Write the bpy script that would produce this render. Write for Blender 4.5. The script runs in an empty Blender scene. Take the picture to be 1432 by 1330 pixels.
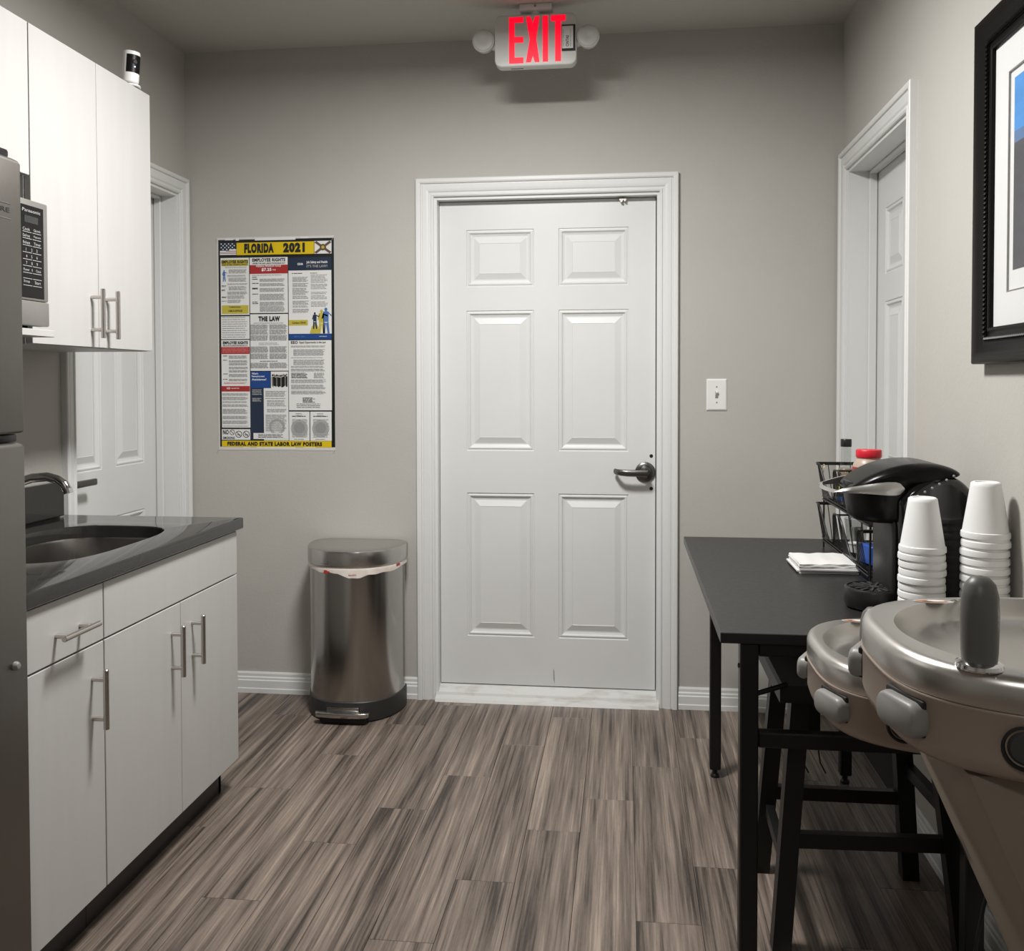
import bpy, bmesh, math, random
from mathutils import Vector, Matrix
from math import sin, cos, pi, radians, sqrt, hypot, atan2

random.seed(7)
SC = bpy.context.scene
COL = SC.collection

# ------------------------------------------------------------------ camera
def make_camera():
    yaw, pitch, roll = -.1207, .0255, -.002
    cy, sy, cp, sp, cr, sr = cos(yaw), sin(yaw), cos(pitch), sin(pitch), cos(roll), sin(roll)
    f = Vector((sy*cp, cy*cp, -sp)); r = Vector((cy, -sy, 0)); u = r.cross(f)
    r2 = cr*r + sr*u; u2 = -sr*r + cr*u
    cam = bpy.data.cameras.new('camera')
    cam.sensor_fit = 'HORIZONTAL'; cam.sensor_width = 36.0
    cam.lens = 36.0*1330/1432
    cam.shift_x = (716-712.2)/1432
    cam.shift_y = -(665-568.75)/1432
    cam.clip_start = .05
    o = bpy.data.objects.new('camera', cam); COL.objects.link(o)
    m = Matrix((r2, u2, -f)).transposed().to_4x4()
    m.translation = (.7658, -3.8344, 1.3066)
    o.matrix_world = m
    SC.camera = o
make_camera()

# ------------------------------------------------------------------ world, lights, exposure
W = bpy.data.worlds.new('world'); SC.world = W; W.use_nodes = True
W.node_tree.nodes['Background'].inputs[0].default_value = (.8, .85, 1, 1)
W.node_tree.nodes['Background'].inputs[1].default_value = .05

def area(name, loc, size, power, color, rot=(0, 0, 0), shape='DISK'):
    L = bpy.data.lights.new(name, 'AREA'); L.shape = shape; L.size = size
    L.energy = power; L.color = color
    o = bpy.data.objects.new(name, L); COL.objects.link(o)
    o.location = loc; o.rotation_euler = rot
    return o
WARM = (1.0, .985, .965)
area('ceiling_and_fill_lamp', (.32, -1.5, 2.60), .42, 66, WARM)
area('ceiling_and_fill_lamp', (.45, -4.6, 2.60), .40, 16, WARM)  # weak fill lamp added behind the camera, with no known fixture there
SC.view_settings.view_transform = 'Standard'
SC.view_settings.look = 'None'
SC.view_settings.gamma = 1.0
SC.view_settings.use_curve_mapping = False
SC.view_settings.exposure = 0.0

# ------------------------------------------------------------------ builder helpers
ORG = {}
def ORGof(p): return ORG.get(p.name, Vector((0, 0, 0)))

class B:
    def __init__(s): s.bm = bmesh.new()
    def _merge(s, t, M=None):
        mp = {}
        for v in t.verts:
            mp[v] = s.bm.verts.new(M @ v.co if M else v.co)
        for f in t.faces:
            try: s.bm.faces.new([mp[v] for v in f.verts])
            except ValueError: pass
        t.free(); return s
    def box(s, x0, x1, y0, y1, z0, z1, bev=0, seg=2, M=None):
        t = bmesh.new(); bmesh.ops.create_cube(t, size=1)
        for v in t.verts:
            v.co = Vector(((x0+x1)/2+v.co.x*(x1-x0), (y0+y1)/2+v.co.y*(y1-y0), (z0+z1)/2+v.co.z*(z1-z0)))
        if bev: bmesh.ops.bevel(t, geom=list(t.edges), offset=bev, segments=seg, affect='EDGES', profile=.5)
        return s._merge(t, M)
    def loft(s, rings, cap0=True, cap1=True, closed=True):
        R = [[s.bm.verts.new(p) for p in r] for r in rings]
        n = len(R[0])
        for a, b in zip(R, R[1:]):
            for i in range(n if closed else n-1):
                j = (i+1) % n
                try: s.bm.faces.new((a[i], a[j], b[j], b[i]))
                except ValueError: pass
        if cap0: s.bm.faces.new(list(reversed(R[0])))
        if cap1: s.bm.faces.new(R[-1])
        return s
    def cyl(s, p0, p1, r0, r1=None, n=20, cap0=True, cap1=True):
        p0, p1 = Vector(p0), Vector(p1); r1 = r0 if r1 is None else r1
        d = (p1-p0).normalized(); a = d.orthogonal().normalized(); b = d.cross(a)
        ring = lambda c, r: [c + a*(r*cos(2*pi*i/n)) + b*(r*sin(2*pi*i/n)) for i in range(n)]
        return s.loft([ring(p0, r0), ring(p1, r1)], cap0, cap1)
    def lathe(s, prof, c=(0, 0, 0), n=28, cap0=True, cap1=True, M=None):
        rings = [[Vector((c[0]+r*cos(2*pi*i/n), c[1]+r*sin(2*pi*i/n), c[2]+z)) for i in range(n)] for r, z in prof]
        if M: rings = [[M @ p for p in r] for r in rings]
        return s.loft(rings, cap0, cap1)
    def tube(s, pts, r, n=8, closed=False, caps=True):
        P = [Vector(p) for p in pts]; m = len(P); rings = []; up = None
        for i in range(m):
            if closed: d = P[(i+1) % m]-P[i-1]
            else: d = P[min(i+1, m-1)]-P[max(i-1, 0)]
            d.normalize()
            if up is None: up = d.orthogonal().normalized()
            up = (up - d*up.dot(d))
            up = up.normalized() if up.length > 1e-6 else d.orthogonal().normalized()
            b = d.cross(up); rr = r[i] if isinstance(r, (list, tuple)) else r
            rings.append([P[i]+up*(rr*cos(2*pi*k/n))+b*(rr*sin(2*pi*k/n)) for k in range(n)])
        if closed:
            rings.append(rings[0])
            return s.loft(rings, False, False)
        return s.loft(rings, caps, caps)
    def prism(s, pts, vec, bev=0, seg=2, M=None):
        t = bmesh.new(); vec = Vector(vec)
        a = [t.verts.new(p) for p in pts]; b = [t.verts.new(Vector(p)+vec) for p in pts]
        n = len(a)
        t.faces.new(list(reversed(a))); t.faces.new(b)
        for i in range(n): t.faces.new((a[i], a[(i+1) % n], b[(i+1) % n], b[i]))
        bmesh.ops.recalc_face_normals(t, faces=list(t.faces))
        if bev: bmesh.ops.bevel(t, geom=list(t.edges), offset=bev, segments=seg, affect='EDGES', profile=.5)
        return s._merge(t, M)
    def face(s, pts):
        s.bm.faces.new([s.bm.verts.new(p) for p in pts]); return s
    def build(s, name, mat, parent=None, smooth=True, angle=38, recalc=True):
        if recalc: bmesh.ops.recalc_face_normals(s.bm, faces=list(s.bm.faces))
        me = bpy.data.meshes.new(name); org = ORGof(parent) if parent else Vector((0, 0, 0))
        for v in s.bm.verts: v.co -= org
        s.bm.to_mesh(me); s.bm.free()
        if mat: me.materials.append(mat)
        if smooth:
            me.shade_smooth(); me.set_sharp_from_angle(angle=radians(angle))
        o = bpy.data.objects.new(name, me); COL.objects.link(o)
        if parent: o.parent = parent; ORG[o.name] = org
        return o

def tag(o, label, cat, group=None):
    o['label'] = label; o['category'] = cat
    if group: o['group'] = group
    return o
def thing(name, label, cat, loc=(0, 0, 0), group=None, rotz=0, local=False):
    o = bpy.data.objects.new(name, None); COL.objects.link(o)
    o.empty_display_size = .05
    o.location = loc; o.rotation_euler = (0, 0, rotz)
    ORG[o.name] = Vector((0, 0, 0)) if local else Vector(loc)
    return tag(o, label, cat, group)
def struct(o):
    o['kind'] = 'structure'; return o
def stuff(o):
    o['kind'] = 'stuff'; return o

# ------------------------------------------------------------------ materials
def s2l(c): return tuple(((x/255)/12.92 if x/255 <= .04045 else ((x/255+.055)/1.055)**2.4) for x in c)
def mat(name, col, rough=.5, metal=0, spec=.5, coat=0, emit=None, estr=0, trans=0, ior=1.45):
    m = bpy.data.materials.new(name); m.use_nodes = True
    p = m.node_tree.nodes['Principled BSDF']
    p.inputs['Base Color'].default_value = (*col, 1)
    p.inputs['Roughness'].default_value = rough; p.inputs['Metallic'].default_value = metal
    p.inputs['Specular IOR Level'].default_value = spec
    p.inputs['Coat Weight'].default_value = coat; p.inputs['Coat Roughness'].default_value = .08
    p.inputs['Transmission Weight'].default_value = trans; p.inputs['IOR'].default_value = ior
    if emit:
        p.inputs['Emission Color'].default_value = (*emit, 1); p.inputs['Emission Strength'].default_value = estr
    return m
def nodes(m): return m.node_tree.nodes, m.node_tree.links, m.node_tree.nodes['Principled BSDF']
def noise_tex(m, scale, detail=3, rough=.5, mapscale=(1, 1, 1), vec=None):
    N, L, P = nodes(m)
    tc = N.new('ShaderNodeTexCoord'); mp = N.new('ShaderNodeMapping'); mp.inputs['Scale'].default_value = mapscale
    L.new(vec or tc.outputs['Object'], mp.inputs['Vector'])
    n = N.new('ShaderNodeTexNoise'); n.inputs['Scale'].default_value = scale
    n.inputs['Detail'].default_value = detail; n.inputs['Roughness'].default_value = rough
    L.new(mp.outputs[0], n.inputs['Vector'])
    return n
def bump(m, scale, strength, dist=.002, detail=3, mapscale=(1, 1, 1)):
    N, L, P = nodes(m); n = noise_tex(m, scale, detail, .55, mapscale)
    b = N.new('ShaderNodeBump'); b.inputs['Strength'].default_value = strength; b.inputs['Distance'].default_value = dist
    L.new(n.outputs['Fac'], b.inputs['Height']); L.new(b.outputs[0], P.inputs['Normal'])
    return m
def mottle(m, c0, c1, scale, mapscale=(1, 1, 1), lo=.35, hi=.65, detail=3):
    N, L, P = nodes(m); n = noise_tex(m, scale, detail, .55, mapscale)
    r = N.new('ShaderNodeValToRGB'); r.color_ramp.elements[0].position = lo; r.color_ramp.elements[1].position = hi
    r.color_ramp.elements[0].color = (*c0, 1); r.color_ramp.elements[1].color = (*c1, 1)
    L.new(n.outputs['Fac'], r.inputs[0]); L.new(r.outputs[0], P.inputs['Base Color'])
    return m
def roughnoise(m, scale, lo, hi, mapscale=(1, 1, 1)):
    N, L, P = nodes(m); n = noise_tex(m, scale, 3, .6, mapscale)
    r = N.new('ShaderNodeMapRange'); r.inputs['To Min'].default_value = lo; r.inputs['To Max'].default_value = hi
    L.new(n.outputs['Fac'], r.inputs['Value']); L.new(r.outputs[0], P.inputs['Roughness'])
    return m

WALL = bump(mottle(mat('wall_paint', (.467, .452, .418), .72, spec=.3), (.458, .443, .409), (.476, .46, .426), 2.5), 95, .35, .0022, 4)
CEIL = bump(mat('ceiling_paint', (.50, .48, .44), .85, spec=.2), 45, .55, .004, 5)
TRIM = bump(mat('trim_paint', (.71, .715, .70), .38, spec=.4), 14, .06, .002, 3, (1, 1, .15))
DOORP = mottle(mat('door_paint', (.69, .695, .68), .36, spec=.4), (.685, .69, .675), (.71, .715, .70), 3.5)
SILL = mottle(mat('threshold_metal', (.6, .6, .58), .42, .2), (.50, .48, .45), (.68, .68, .66), 9, (1, 3, 3), .25, .5)
CAB = mottle(mat('cabinet_laminate', (.50, .492, .475), .42, spec=.4), (.488, .48, .464), (.508, .50, .487), 5, (4, 4, .35), .3, .7)
CABIN = mat('cabinet_inside', (.50, .49, .46), .5)
KICK = mat('toe_kick', (.022, .019, .017), .35)
STONE = roughnoise(mottle(mat('quartz_counter', (.03, .029, .027), .08, spec=.42), (.0275, .0265, .0245), (.031, .030, .028), 180, lo=.4, hi=.62), 60, .05, .09)
STEEL = roughnoise(mat('brushed_steel', (.52, .505, .485), .28, 1), 90, .24, .29, (1, 30, 1))
STEELD = roughnoise(mat('steel_bin', (.42, .405, .385), .22, 1), 60, .16, .24, (30, 30, .6))
FRIDGE = roughnoise(mat('fridge_steel', (.20, .19, .175), .38, 1), 30, .32, .44, (1, 40, 1))
NICKEL = mat('satin_nickel', (.55, .52, .49), .26, 1)
CHROME = mat('chrome', (.72, .72, .72), .07, 1)
SINKM = roughnoise(mat('sink_steel', (.42, .40, .38), .24, 1), 30, .2, .3, (1, 30, 1))
PLASB = mat('black_plastic', (.012, .012, .012), .32)
GLOSSB = mat('gloss_black', (.006, .006, .006), .12, coat=.6)
PLASG = mat('grey_plastic', (.225, .22, .207), .42)
PLASW = mat('white_plastic', (.78, .78, .76), .35)
BLACKW = bump(mat('black_wood', (.006, .006, .006), .45), 60, .1, .001, 3, (1, 1, .1))
TABTOP = roughnoise(mat('table_laminate', (.018, .0175, .017), .38, spec=.5), 70, .3, .42)
TABLEG = mat('black_powder_coat', (.006, .006, .006), .4)
TANSH = mat('tan_enamel', (.30, .24, .195), .36, spec=.5)
TANHO = bump(mat('tan_housing', (.22, .18, .14), .5), 220, .2, .001)
FSTEEL = roughnoise(mat('basin_steel', (.62, .60, .57), .3, 1), 25, .26, .36, (1, 25, 1))
FOAM = bump(mat('white_foam', (.78, .78, .765), .55, spec=.3), 260, .12, .0006, 2)
PAPER = mat('white_paper', (.74, .73, .71), .8)
WIRE = mat('black_wire', (.012, .011, .010), .35)
DARK = mat('dark_recess', (.012, .012, .012), .6)
INK = mat('black_ink', (.012, .012, .014), .6)
GREYINK = mat('grey_ink', (.26, .26, .26), .7)
PALEINK = mat('pale_grey_ink', (.42, .42, .41), .7)
POSTERW = mat('poster_white', (.72, .72, .70), .45)
YEL = mat('poster_yellow', s2l((214, 184, 14)), .45)
OLIVE = mat('poster_olive_yellow', s2l((186, 172, 66)), .45)
RED = mat('poster_red', s2l((160, 44, 44)), .45)
PINK = mat('poster_pale_red', s2l((205, 120, 116)), .45)
NAVY = mat('poster_navy', s2l((34, 46, 66)), .45)
BLUE = mat('poster_blue', s2l((26, 66, 130)), .45)
LBLUE = mat('poster_light_blue', s2l((74, 112, 170)), .45)
BROWN = mat('poster_brown', s2l((96, 76, 60)), .5)
WINK = mat('white_ink', (.8, .8, .8), .5)
EXITR = mat('exit_letters', (.8, .0, .02), .4, emit=(1.0, .0, .022), estr=1.0)
EXITW = mat('exit_housing', (.62, .62, .59), .4)
LENS = mat('frosted_lens', (.52, .52, .50), .45)
GLASS = None
def glass(name, tint=(1, 1, 1), gl=.08, rough=.02):
    m = bpy.data.materials.new(name); m.use_nodes = True
    N, L = m.node_tree.nodes, m.node_tree.links
    N.remove(N['Principled BSDF'])
    t = N.new('ShaderNodeBsdfTransparent'); t.inputs[0].default_value = (*tint, 1)
    g = N.new('ShaderNodeBsdfGlossy'); g.inputs['Roughness'].default_value = rough
    fr = N.new('ShaderNodeFresnel'); fr.inputs['IOR'].default_value = 1.45
    mx = N.new('ShaderNodeMixShader'); ge = N.new('ShaderNodeNewGeometry')
    k1 = N.new('ShaderNodeMath'); k1.operation = 'SUBTRACT'; k1.inputs[0].default_value = 1; L.new(ge.outputs['Backfacing'], k1.inputs[1])
    k2 = N.new('ShaderNodeMath'); k2.operation = 'MULTIPLY'; L.new(fr.outputs[0], k2.inputs[0]); L.new(k1.outputs[0], k2.inputs[1])
    L.new(k2.outputs[0], mx.inputs[0]); L.new(t.outputs[0], mx.inputs[1]); L.new(g.outputs[0], mx.inputs[2])
    L.new(mx.outputs[0], N['Material Output'].inputs[0])
    return m
PANE = glass('picture_glass')
CLEAR = glass('clear_plastic', (.84, .85, .84))

def plank_mat():
    m = mat('vinyl_plank', (.1, .08, .07), .42, spec=.35)
    N, L, P = nodes(m)
    tc = N.new('ShaderNodeTexCoord'); oi = N.new('ShaderNodeObjectInfo')
    mul = N.new('ShaderNodeVectorMath'); mul.operation = 'SCALE'; mul.inputs['Scale'].default_value = 1
    cmb = N.new('ShaderNodeCombineXYZ')
    def mth(op, a, b):
        n = N.new('ShaderNodeMath'); n.operation = op
        for i, v in enumerate((a, b)):
            if isinstance(v, (int, float)): n.inputs[i].default_value = v
            else: L.new(v, n.inputs[i])
        return n.outputs[0]
    L.new(mth('MULTIPLY', oi.outputs['Random'], 37.3), cmb.inputs[0])
    L.new(mth('MULTIPLY', oi.outputs['Random'], 91.7), cmb.inputs[1])
    L.new(mth('MULTIPLY', oi.outputs['Random'], 13.1), cmb.inputs[2])
    add = N.new('ShaderNodeVectorMath'); add.operation = 'ADD'
    L.new(tc.outputs['Object'], add.inputs[0]); L.new(cmb.outputs[0], add.inputs[1])
    v = add.outputs[0]
    fine = noise_tex(m, 1, 5, .65, (170, 3.2, 1), v)
    mid = noise_tex(m, 1, 4, .55, (42, 1.3, 1), v)
    mid.inputs['Distortion'].default_value = .25
    broad = noise_tex(m, 1, 2, .5, (13, .8, 1), v)
    spk = noise_tex(m, 1, 3, .7, (260, 60, 1), v)
    a = mth('MULTIPLY', fine.outputs['Fac'], .40); b = mth('MULTIPLY', mid.outputs['Fac'], .52)
    c = mth('MULTIPLY', broad.outputs['Fac'], .20); d = mth('MULTIPLY', spk.outputs['Fac'], .06)
    e = mth('ADD', mth('ADD', a, b), mth('ADD', c, d))
    e = mth('ADD', e, mth('MULTIPLY', mth('SUBTRACT', oi.outputs['Random'], .5), .05))
    r = N.new('ShaderNodeValToRGB'); els = r.color_ramp.elements
    els[0].position = .42; els[0].color = (*s2l((46, 41, 37)), 1)
    els[1].position = .75; els[1].color = (*s2l((162, 147, 134)), 1)
    for pos, c3 in ((.49, (66, 59, 54)), (.545, (95, 85, 77)), (.61, (117, 105, 96)), (.67, (134, 121, 110))):
        el = els.new(pos); el.color = (*s2l(c3), 1)
    L.new(e, r.inputs[0]); L.new(r.outputs[0], P.inputs['Base Color'])
    bp = N.new('ShaderNodeBump'); bp.inputs['Strength'].default_value = .12; bp.inputs['Distance'].default_value = .001
    L.new(fine.outputs['Fac'], bp.inputs['Height']); L.new(bp.outputs[0], P.inputs['Normal'])
    return m
PLANK = plank_mat()

# ------------------------------------------------------------------ flat printing helpers
def text(body, parent, m, origin, right, up, width=None, height=None, bold=0, name='lettering', align='LEFT', extrude=0, wide=1.0):
    """lettering as a flat mesh; origin = lower-left corner (or lower-centre); scaled to the given size"""
    cu = bpy.data.curves.new('tmp_text', 'FONT'); cu.body = body; cu.offset = bold; cu.resolution_u = 3
    cu.extrude = extrude; cu.space_character = 1+bold*2.6
    t = bpy.data.objects.new('tmp_text', cu)
    me = bpy.data.meshes.new_from_object(t)
    bpy.data.objects.remove(t); bpy.data.curves.remove(cu)
    xs = [v.co.x for v in me.vertices]; ys = [v.co.y for v in me.vertices]
    x0, x1, y0, y1 = min(xs), max(xs), min(ys), max(ys)
    sy = (height/(y1-y0)) if height else None
    sx = (width/(x1-x0)) if width else None
    if sx is None: sx = sy*wide
    if sy is None: sy = sx
    R, U = Vector(right), Vector(up); Nn = R.cross(U); O = Vector(origin)
    org = ORGof(parent); off = {'LEFT': 0, 'CENTER': -.5*(x1-x0)*sx}[align]
    for v in me.vertices:
        v.co = O + R*((v.co.x-x0)*sx+off) + U*((v.co.y-y0)*sy) + Nn*(v.co.z*sx) - org
    me.materials.clear(); me.materials.append(m); me.name = name
    o = bpy.data.objects.new(name, me); COL.objects.link(o); o.parent = parent; ORG[o.name] = org
    return o

# ------------------------------------------------------------------ room shell
XL, XR, H = -1.072, 1.605, 2.69
YB = -6.2
RO_L = (-.84, -.075, 2.09)       # left doorway: y0, y1, top
RO_R = (-.87, -.085, 2.11)       # right doorway
b = B()
b.box(XL-.2, -.007, 0, .12, -.05, H); b.box(.905, XR+.2, 0, .12, -.05, H); b.box(-.007, .905, 0, .12, 2.062, H)
struct(b.build('wall_back', WALL, smooth=False))
b = B()
b.box(XL-.14, XL, YB, RO_L[0], -.05, H); b.box(XL-.14, XL, RO_L[1], 0, -.05, H); b.box(XL-.14, XL, RO_L[0], RO_L[1], RO_L[2], H)
struct(b.build('wall_left', WALL, smooth=False))
b = B()
b.box(XR, XR+.14, YB, RO_R[0], -.05, H); b.box(XR, XR+.14, RO_R[1], 0, -.05, H); b.box(XR, XR+.14, RO_R[0], RO_R[1], RO_R[2], H)
struct(b.build('wall_right', WALL, smooth=False))
struct(B().box(XL-.2, XR+.2, YB-.12, YB, -.05, H).build('wall_front', WALL, smooth=False))
struct(B().box(XL-.2, XR+.2, YB-.12, .12, H, H+.1).build('ceiling', CEIL, smooth=False))
SUB = mat('floor_base', (.02, .017, .015), .8)
floor = struct(B().box(XL-.2, XR+.2, YB-.12, .12, -.10, -.004).build('floor', SUB, smooth=False))

# planks: pitch .1565, joints as they lie in the room
PW, PL = .1565, .94
joints = {0: -.914, 1: -.62, 2: -.305, 3: -.07, 4: -.748, 5: -.46, 6: -.16, 7: -.872, 8: -.60, 9: -.32}
cols = []
k = -4
while -.457+k*PW < XR:
    x0 = max(-.457+k*PW, XL); x1 = min(-.457+(k+1)*PW, XR)
    j = joints.get(k, -.914+.28*k)
    cols.append((x0, x1, -((-j) % PL))); k += 1
rest = B()
for x0, x1, j in cols:
    ys = [0.0]; y = j
    if y > -.02: y -= PL
    while y > YB: ys.append(y); y -= PL
    ys.append(YB)
    for ya, yb in zip(ys, ys[1:]):
        g = .0011
        if ya < -3.0:
            rest.box(x0+g/2, x1-g/2, yb+g/2, ya-g/2, -.004, 0); continue
        p = B().box(x0+g/2, x1-g/2, yb+g/2, ya-g/2, -.004, 0, .0006, 1).build('plank', PLANK, floor, smooth=False)
stuff(rest.build('plank_field', PLANK, floor, smooth=False))

# baseboards
def baseboard(name, p0, p1, nrm):
    p0, p1, n = Vector(p0), Vector(p1), Vector(nrm)
    prof = [(0, 0), (.016, 0), (.016, .018), (.0135, .022), (.0135, .052), (.0105, .056), (.0105, .064), (.007, .069), (.007, .080), (.004, .087), (0, .087)]
    rings = [[p + n*d + Vector((0, 0, z)) for d, z in prof] for p in (p0, p1)]
    return struct(B().loft(rings).build(name, TRIM, angle=20))
baseboard('baseboard_back', (XL, 0, 0), (-.08, 0, 0), (0, -1, 0))
bb = baseboard('baseboard_back', (.98, 0, 0), (XR, 0, 0), (0, -1, 0))
baseboard('baseboard_right', (XR, RO_R[0]-.075, 0), (XR, YB, 0), (-1, 0, 0))

# door casings: one mitred profile running up, across and down
def casing(name, O, R, N, x0, x1, top, w=.073):
    """O wall origin, R direction along the wall, N out of the wall; opening x0..x1, height top"""
    O, R, N = Vector(O), Vector(R), Vector(N); Z = Vector((0, 0, 1))
    prof = [(0, -.012), (0, .009), (.005, .0125), (.010, .0125), (.0125, .0085), (.017, .0085), (.022, .0125), (.034, .0155), (.045, .0170), (.0475, .0140), (.051, .0140), (.0535, .0205), (.059, .0230), (w-.003, .0230), (w, .020), (w, 0), (.012, 0)]
    def ring(x, sx, z, sz): return [O + R*(x+sx*d) + Z*(z+sz*d) + N*h for d, h in prof]
    b = B().loft([ring(x0, -1, 0, 0), ring(x0, -1, top, 1), ring(x1, 1, top, 1), ring(x1, 1, 0, 0)])
    o = struct(b.build(name, TRIM, angle=18))
    return o
def jamb(O, R, N, x0, x1, top, depth, stop, parent):
    """lining of the opening, with the door stop bead"""
    O, R, N = Vector(O), Vector(R), Vector(N); Z = Vector((0, 0, 1))
    def P(x, d, z): return O+R*x-N*d+Z*z
    b = B(); t = .012
    for (xa, xb, za, zb) in ((x0-.004, x0+t, 0, top), (x1-t, x1+.004, 0, top), (x0+t, x1-t, top-t, top+.004)):
        b.prism([P(xa, 0, za), P(xb, 0, za), P(xb, 0, zb), P(xa, 0, zb)], -N*depth)
    if stop:
        for (xa, xb, za, zb) in ((x0+t, x0+t+.011, 0, top-t), (x1-t-.011, x1-t, 0, top-t), (x0+t+.011, x1-t-.011, top-t-.011, top-t)):
            b.prism([P(xa, stop-.032, za), P(xb, stop-.032, za), P(xb, stop-.032, zb), P(xa, stop-.032, zb)], -N*.03, .003, 1)
    return b.build('jamb', TRIM, parent, smooth=False)

def door_leaf(name, O, R, N, x0, x1, z0, z1, rows, cols2, depth=.04):
    """six-panel leaf: stiles and rails as one mesh, each raised panel a child"""
    O, R, N = Vector(O), Vector(R), Vector(N); Z = Vector((0, 0, 1))
    def P(x, z, h=0): return O+R*x+Z*z+N*h
    xs = [x0]+[v for c in cols2 for v in c]+[x1]; zs = [z0]+[v for r in rows for v in r]+[z1]
    b = B()
    for i in range(len(xs)-1):
        for j in range(len(zs)-1):
            if i % 2 == 1 and j % 2 == 1: continue
            b.face([P(xs[i], zs[j]), P(xs[i+1], zs[j]), P(xs[i+1], zs[j+1]), P(xs[i], zs[j+1])])
    b.prism([P(x0, z0, -.012), P(x1, z0, -.012), P(x1, z1, -.012), P(x0, z1, -.012)], -N*(depth-.012))
    for (a, c) in (((x0, z0), (x1, z0)), ((x1, z0), (x1, z1)), ((x1, z1), (x0, z1)), ((x0, z1), (x0, z0))):
        b.face([P(*a), P(*a, -.013), P(*c, -.013), P(*c)])
    o = struct(b.build(name, DOORP, smooth=False, recalc=True))
    for r in rows:
        for c in cols2:
            def ring(d, h): return [P(c[0]+d, r[0]+d, h), P(c[1]-d, r[0]+d, h), P(c[1]-d, r[1]-d, h), P(c[0]+d, r[1]-d, h)]
            q = [(0, 0), (.003, -.004), (.006, -.0035), (.009, -.001), (.013, -.001), (.018, -.0075), (.026, -.0105), (.031, -.0105), (.056, -.0015), (.0575, -.0025)]
            pb = B().loft([ring(d, h) for d, h in q], cap0=False, cap1=True)
            pb.build('panel', DOORP, o, smooth=False)
    return o

# back door
casing('trim_1', (0, 0, 0), (1, 0, 0), (0, -1, 0), -.007, .903, 2.062)
rows = [(.255, .851), (1.025, 1.602), (1.699, 1.933)]
cols2 = [(.118, .398), (.498, .782)]
DY = .044
d1 = door_leaf('door_1', (0, DY, 0), (1, 0, 0), (0, -1, 0), .007, .889, .056, 2.047, rows, cols2)
jamb((0, 0, 0), (1, 0, 0), (0, -1, 0), -.007, .905, 2.062, .11, 0, d1)
b = B().prism([(-.005, -.036, 0), (-.005, -.030, .012), (-.005, -.004, .020), (-.005, .0, .030), (-.005, .038, .052), (-.005, .1, .052), (-.005, .1, 0)], (.908, 0, 0))
b.build('threshold', SILL, d1, smooth=False)
# lever handle
hc = Vector((.849, DY, .943))
lv = B().lathe([(.001, .0), (.041, 0), (.041, .006), (.036, .010), (.026, .011), (.024, .022), (.018, .024), (.0, .024)], M=Matrix.Translation(hc) @ Matrix.Rotation(pi/2, 4, 'X')).build('rosette', mat('lever_steel', (.17, .165, .16), .3, 1), d1)
LEVER = lv.data.materials[0]
b = B().cyl(hc+Vector((0, -.02, 0)), hc+Vector((0, -.062, 0)), .0125)
pts = [hc+Vector(p) for p in ((.008, -.058, 0), (-.03, -.060, 0), (-.07, -.060, 0), (-.098, -.058, .002), (-.112, -.046, .003), (-.122, -.024, .004))]
rings = []
for i, p in enumerate(pts):
    d = (pts[min(i+1, 5)]-pts[max(i-1, 0)]).normalized(); s = Vector((-d.y, d.x, 0)); hh = .0145-.0006*i
    rings.append([p+s*(.006*cos(2*pi*k/12)) + Vector((0, 0, hh*sin(2*pi*k/12))) for k in range(12)])
b.loft(rings); b.build('lever', LEVER, d1)
for z in (1.008, .876):
    B().lathe([(.0005, .002), (.006, .002), (.0075, 0)], M=Matrix.Translation((.873, DY, z)) @ Matrix.Rotation(pi/2, 4, 'X'), n=12).build('bolt_head', mat('bolt_dark', (.05, .04, .035), .4, .8), d1)
b = B().box(.744, .772, .024, DY, 2.036, 2.044); b.cyl((.752, .018, 2.032), (.752, .034, 2.032), .005, n=10).cyl((.766, .018, 2.034), (.766, .034, 2.034), .004, n=10)
b.build('head_catch', NICKEL, d1)
# scuff mark near the foot of the door
B().face([(.477, DY-.0008, .085), (.481, DY-.0008, .066), (.4795, DY-.0008, .118), (.4765, DY-.0008, .13)]).build('scuff', mat('scuff_mark', (.2, .18, .17), .7), d1, smooth=False)

# left doorway
casing('trim_2', (XL, 0, 0), (0, 1, 0), (1, 0, 0), *RO_L, w=.07)
y0, y1, top = RO_L
def rowsfor(z1): return [(.21, .80), (.985, 1.60), (1.70, 1.94)]
w = y1-y0
d2 = door_leaf('door_2', (XL-.095, 0, 0), (0, 1, 0), (1, 0, 0), y0+.014, y1-.014, .012, top-.015, rowsfor(top), [(y0+.115, y0+.335), (y0+.43, y0+.65)], .035)
jamb((XL, 0, 0), (0, 1, 0), (1, 0, 0), y0, y1, top, .135, .095, d2)
b = B().lathe([(.001, 0), (.032, 0), (.032, .008), (.02, .012), (.0, .012)], M=Matrix.Translation((XL-.095, y0+.075, .955)) @ Matrix.Rotation(pi/2, 4, 'Y'))
b.cyl((XL-.09, y0+.075, .955), (XL-.035, y0+.075, .955), .010)
b.box(XL-.047, XL-.033, y0+.062, y0+.20, .943, .967, .005)
b.build('handle', LEVER, d2)
# right doorway
casing('trim_3', (XR, 0, 0), (0, 1, 0), (-1, 0, 0), *RO_R, w=.072)
y0, y1, top = RO_R
d3 = door_leaf('door_3', (XR+.105, 0, 0), (0, 1, 0), (-1, 0, 0), y0+.014, y1-.014, .012, top-.015, rowsfor(top), [(y0+.115, y0+.335), (y0+.44, y0+.66)], .03)
jamb((XR, 0, 0), (0, 1, 0), (-1, 0, 0), y0, y1, top, .138, .105, d3)

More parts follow.
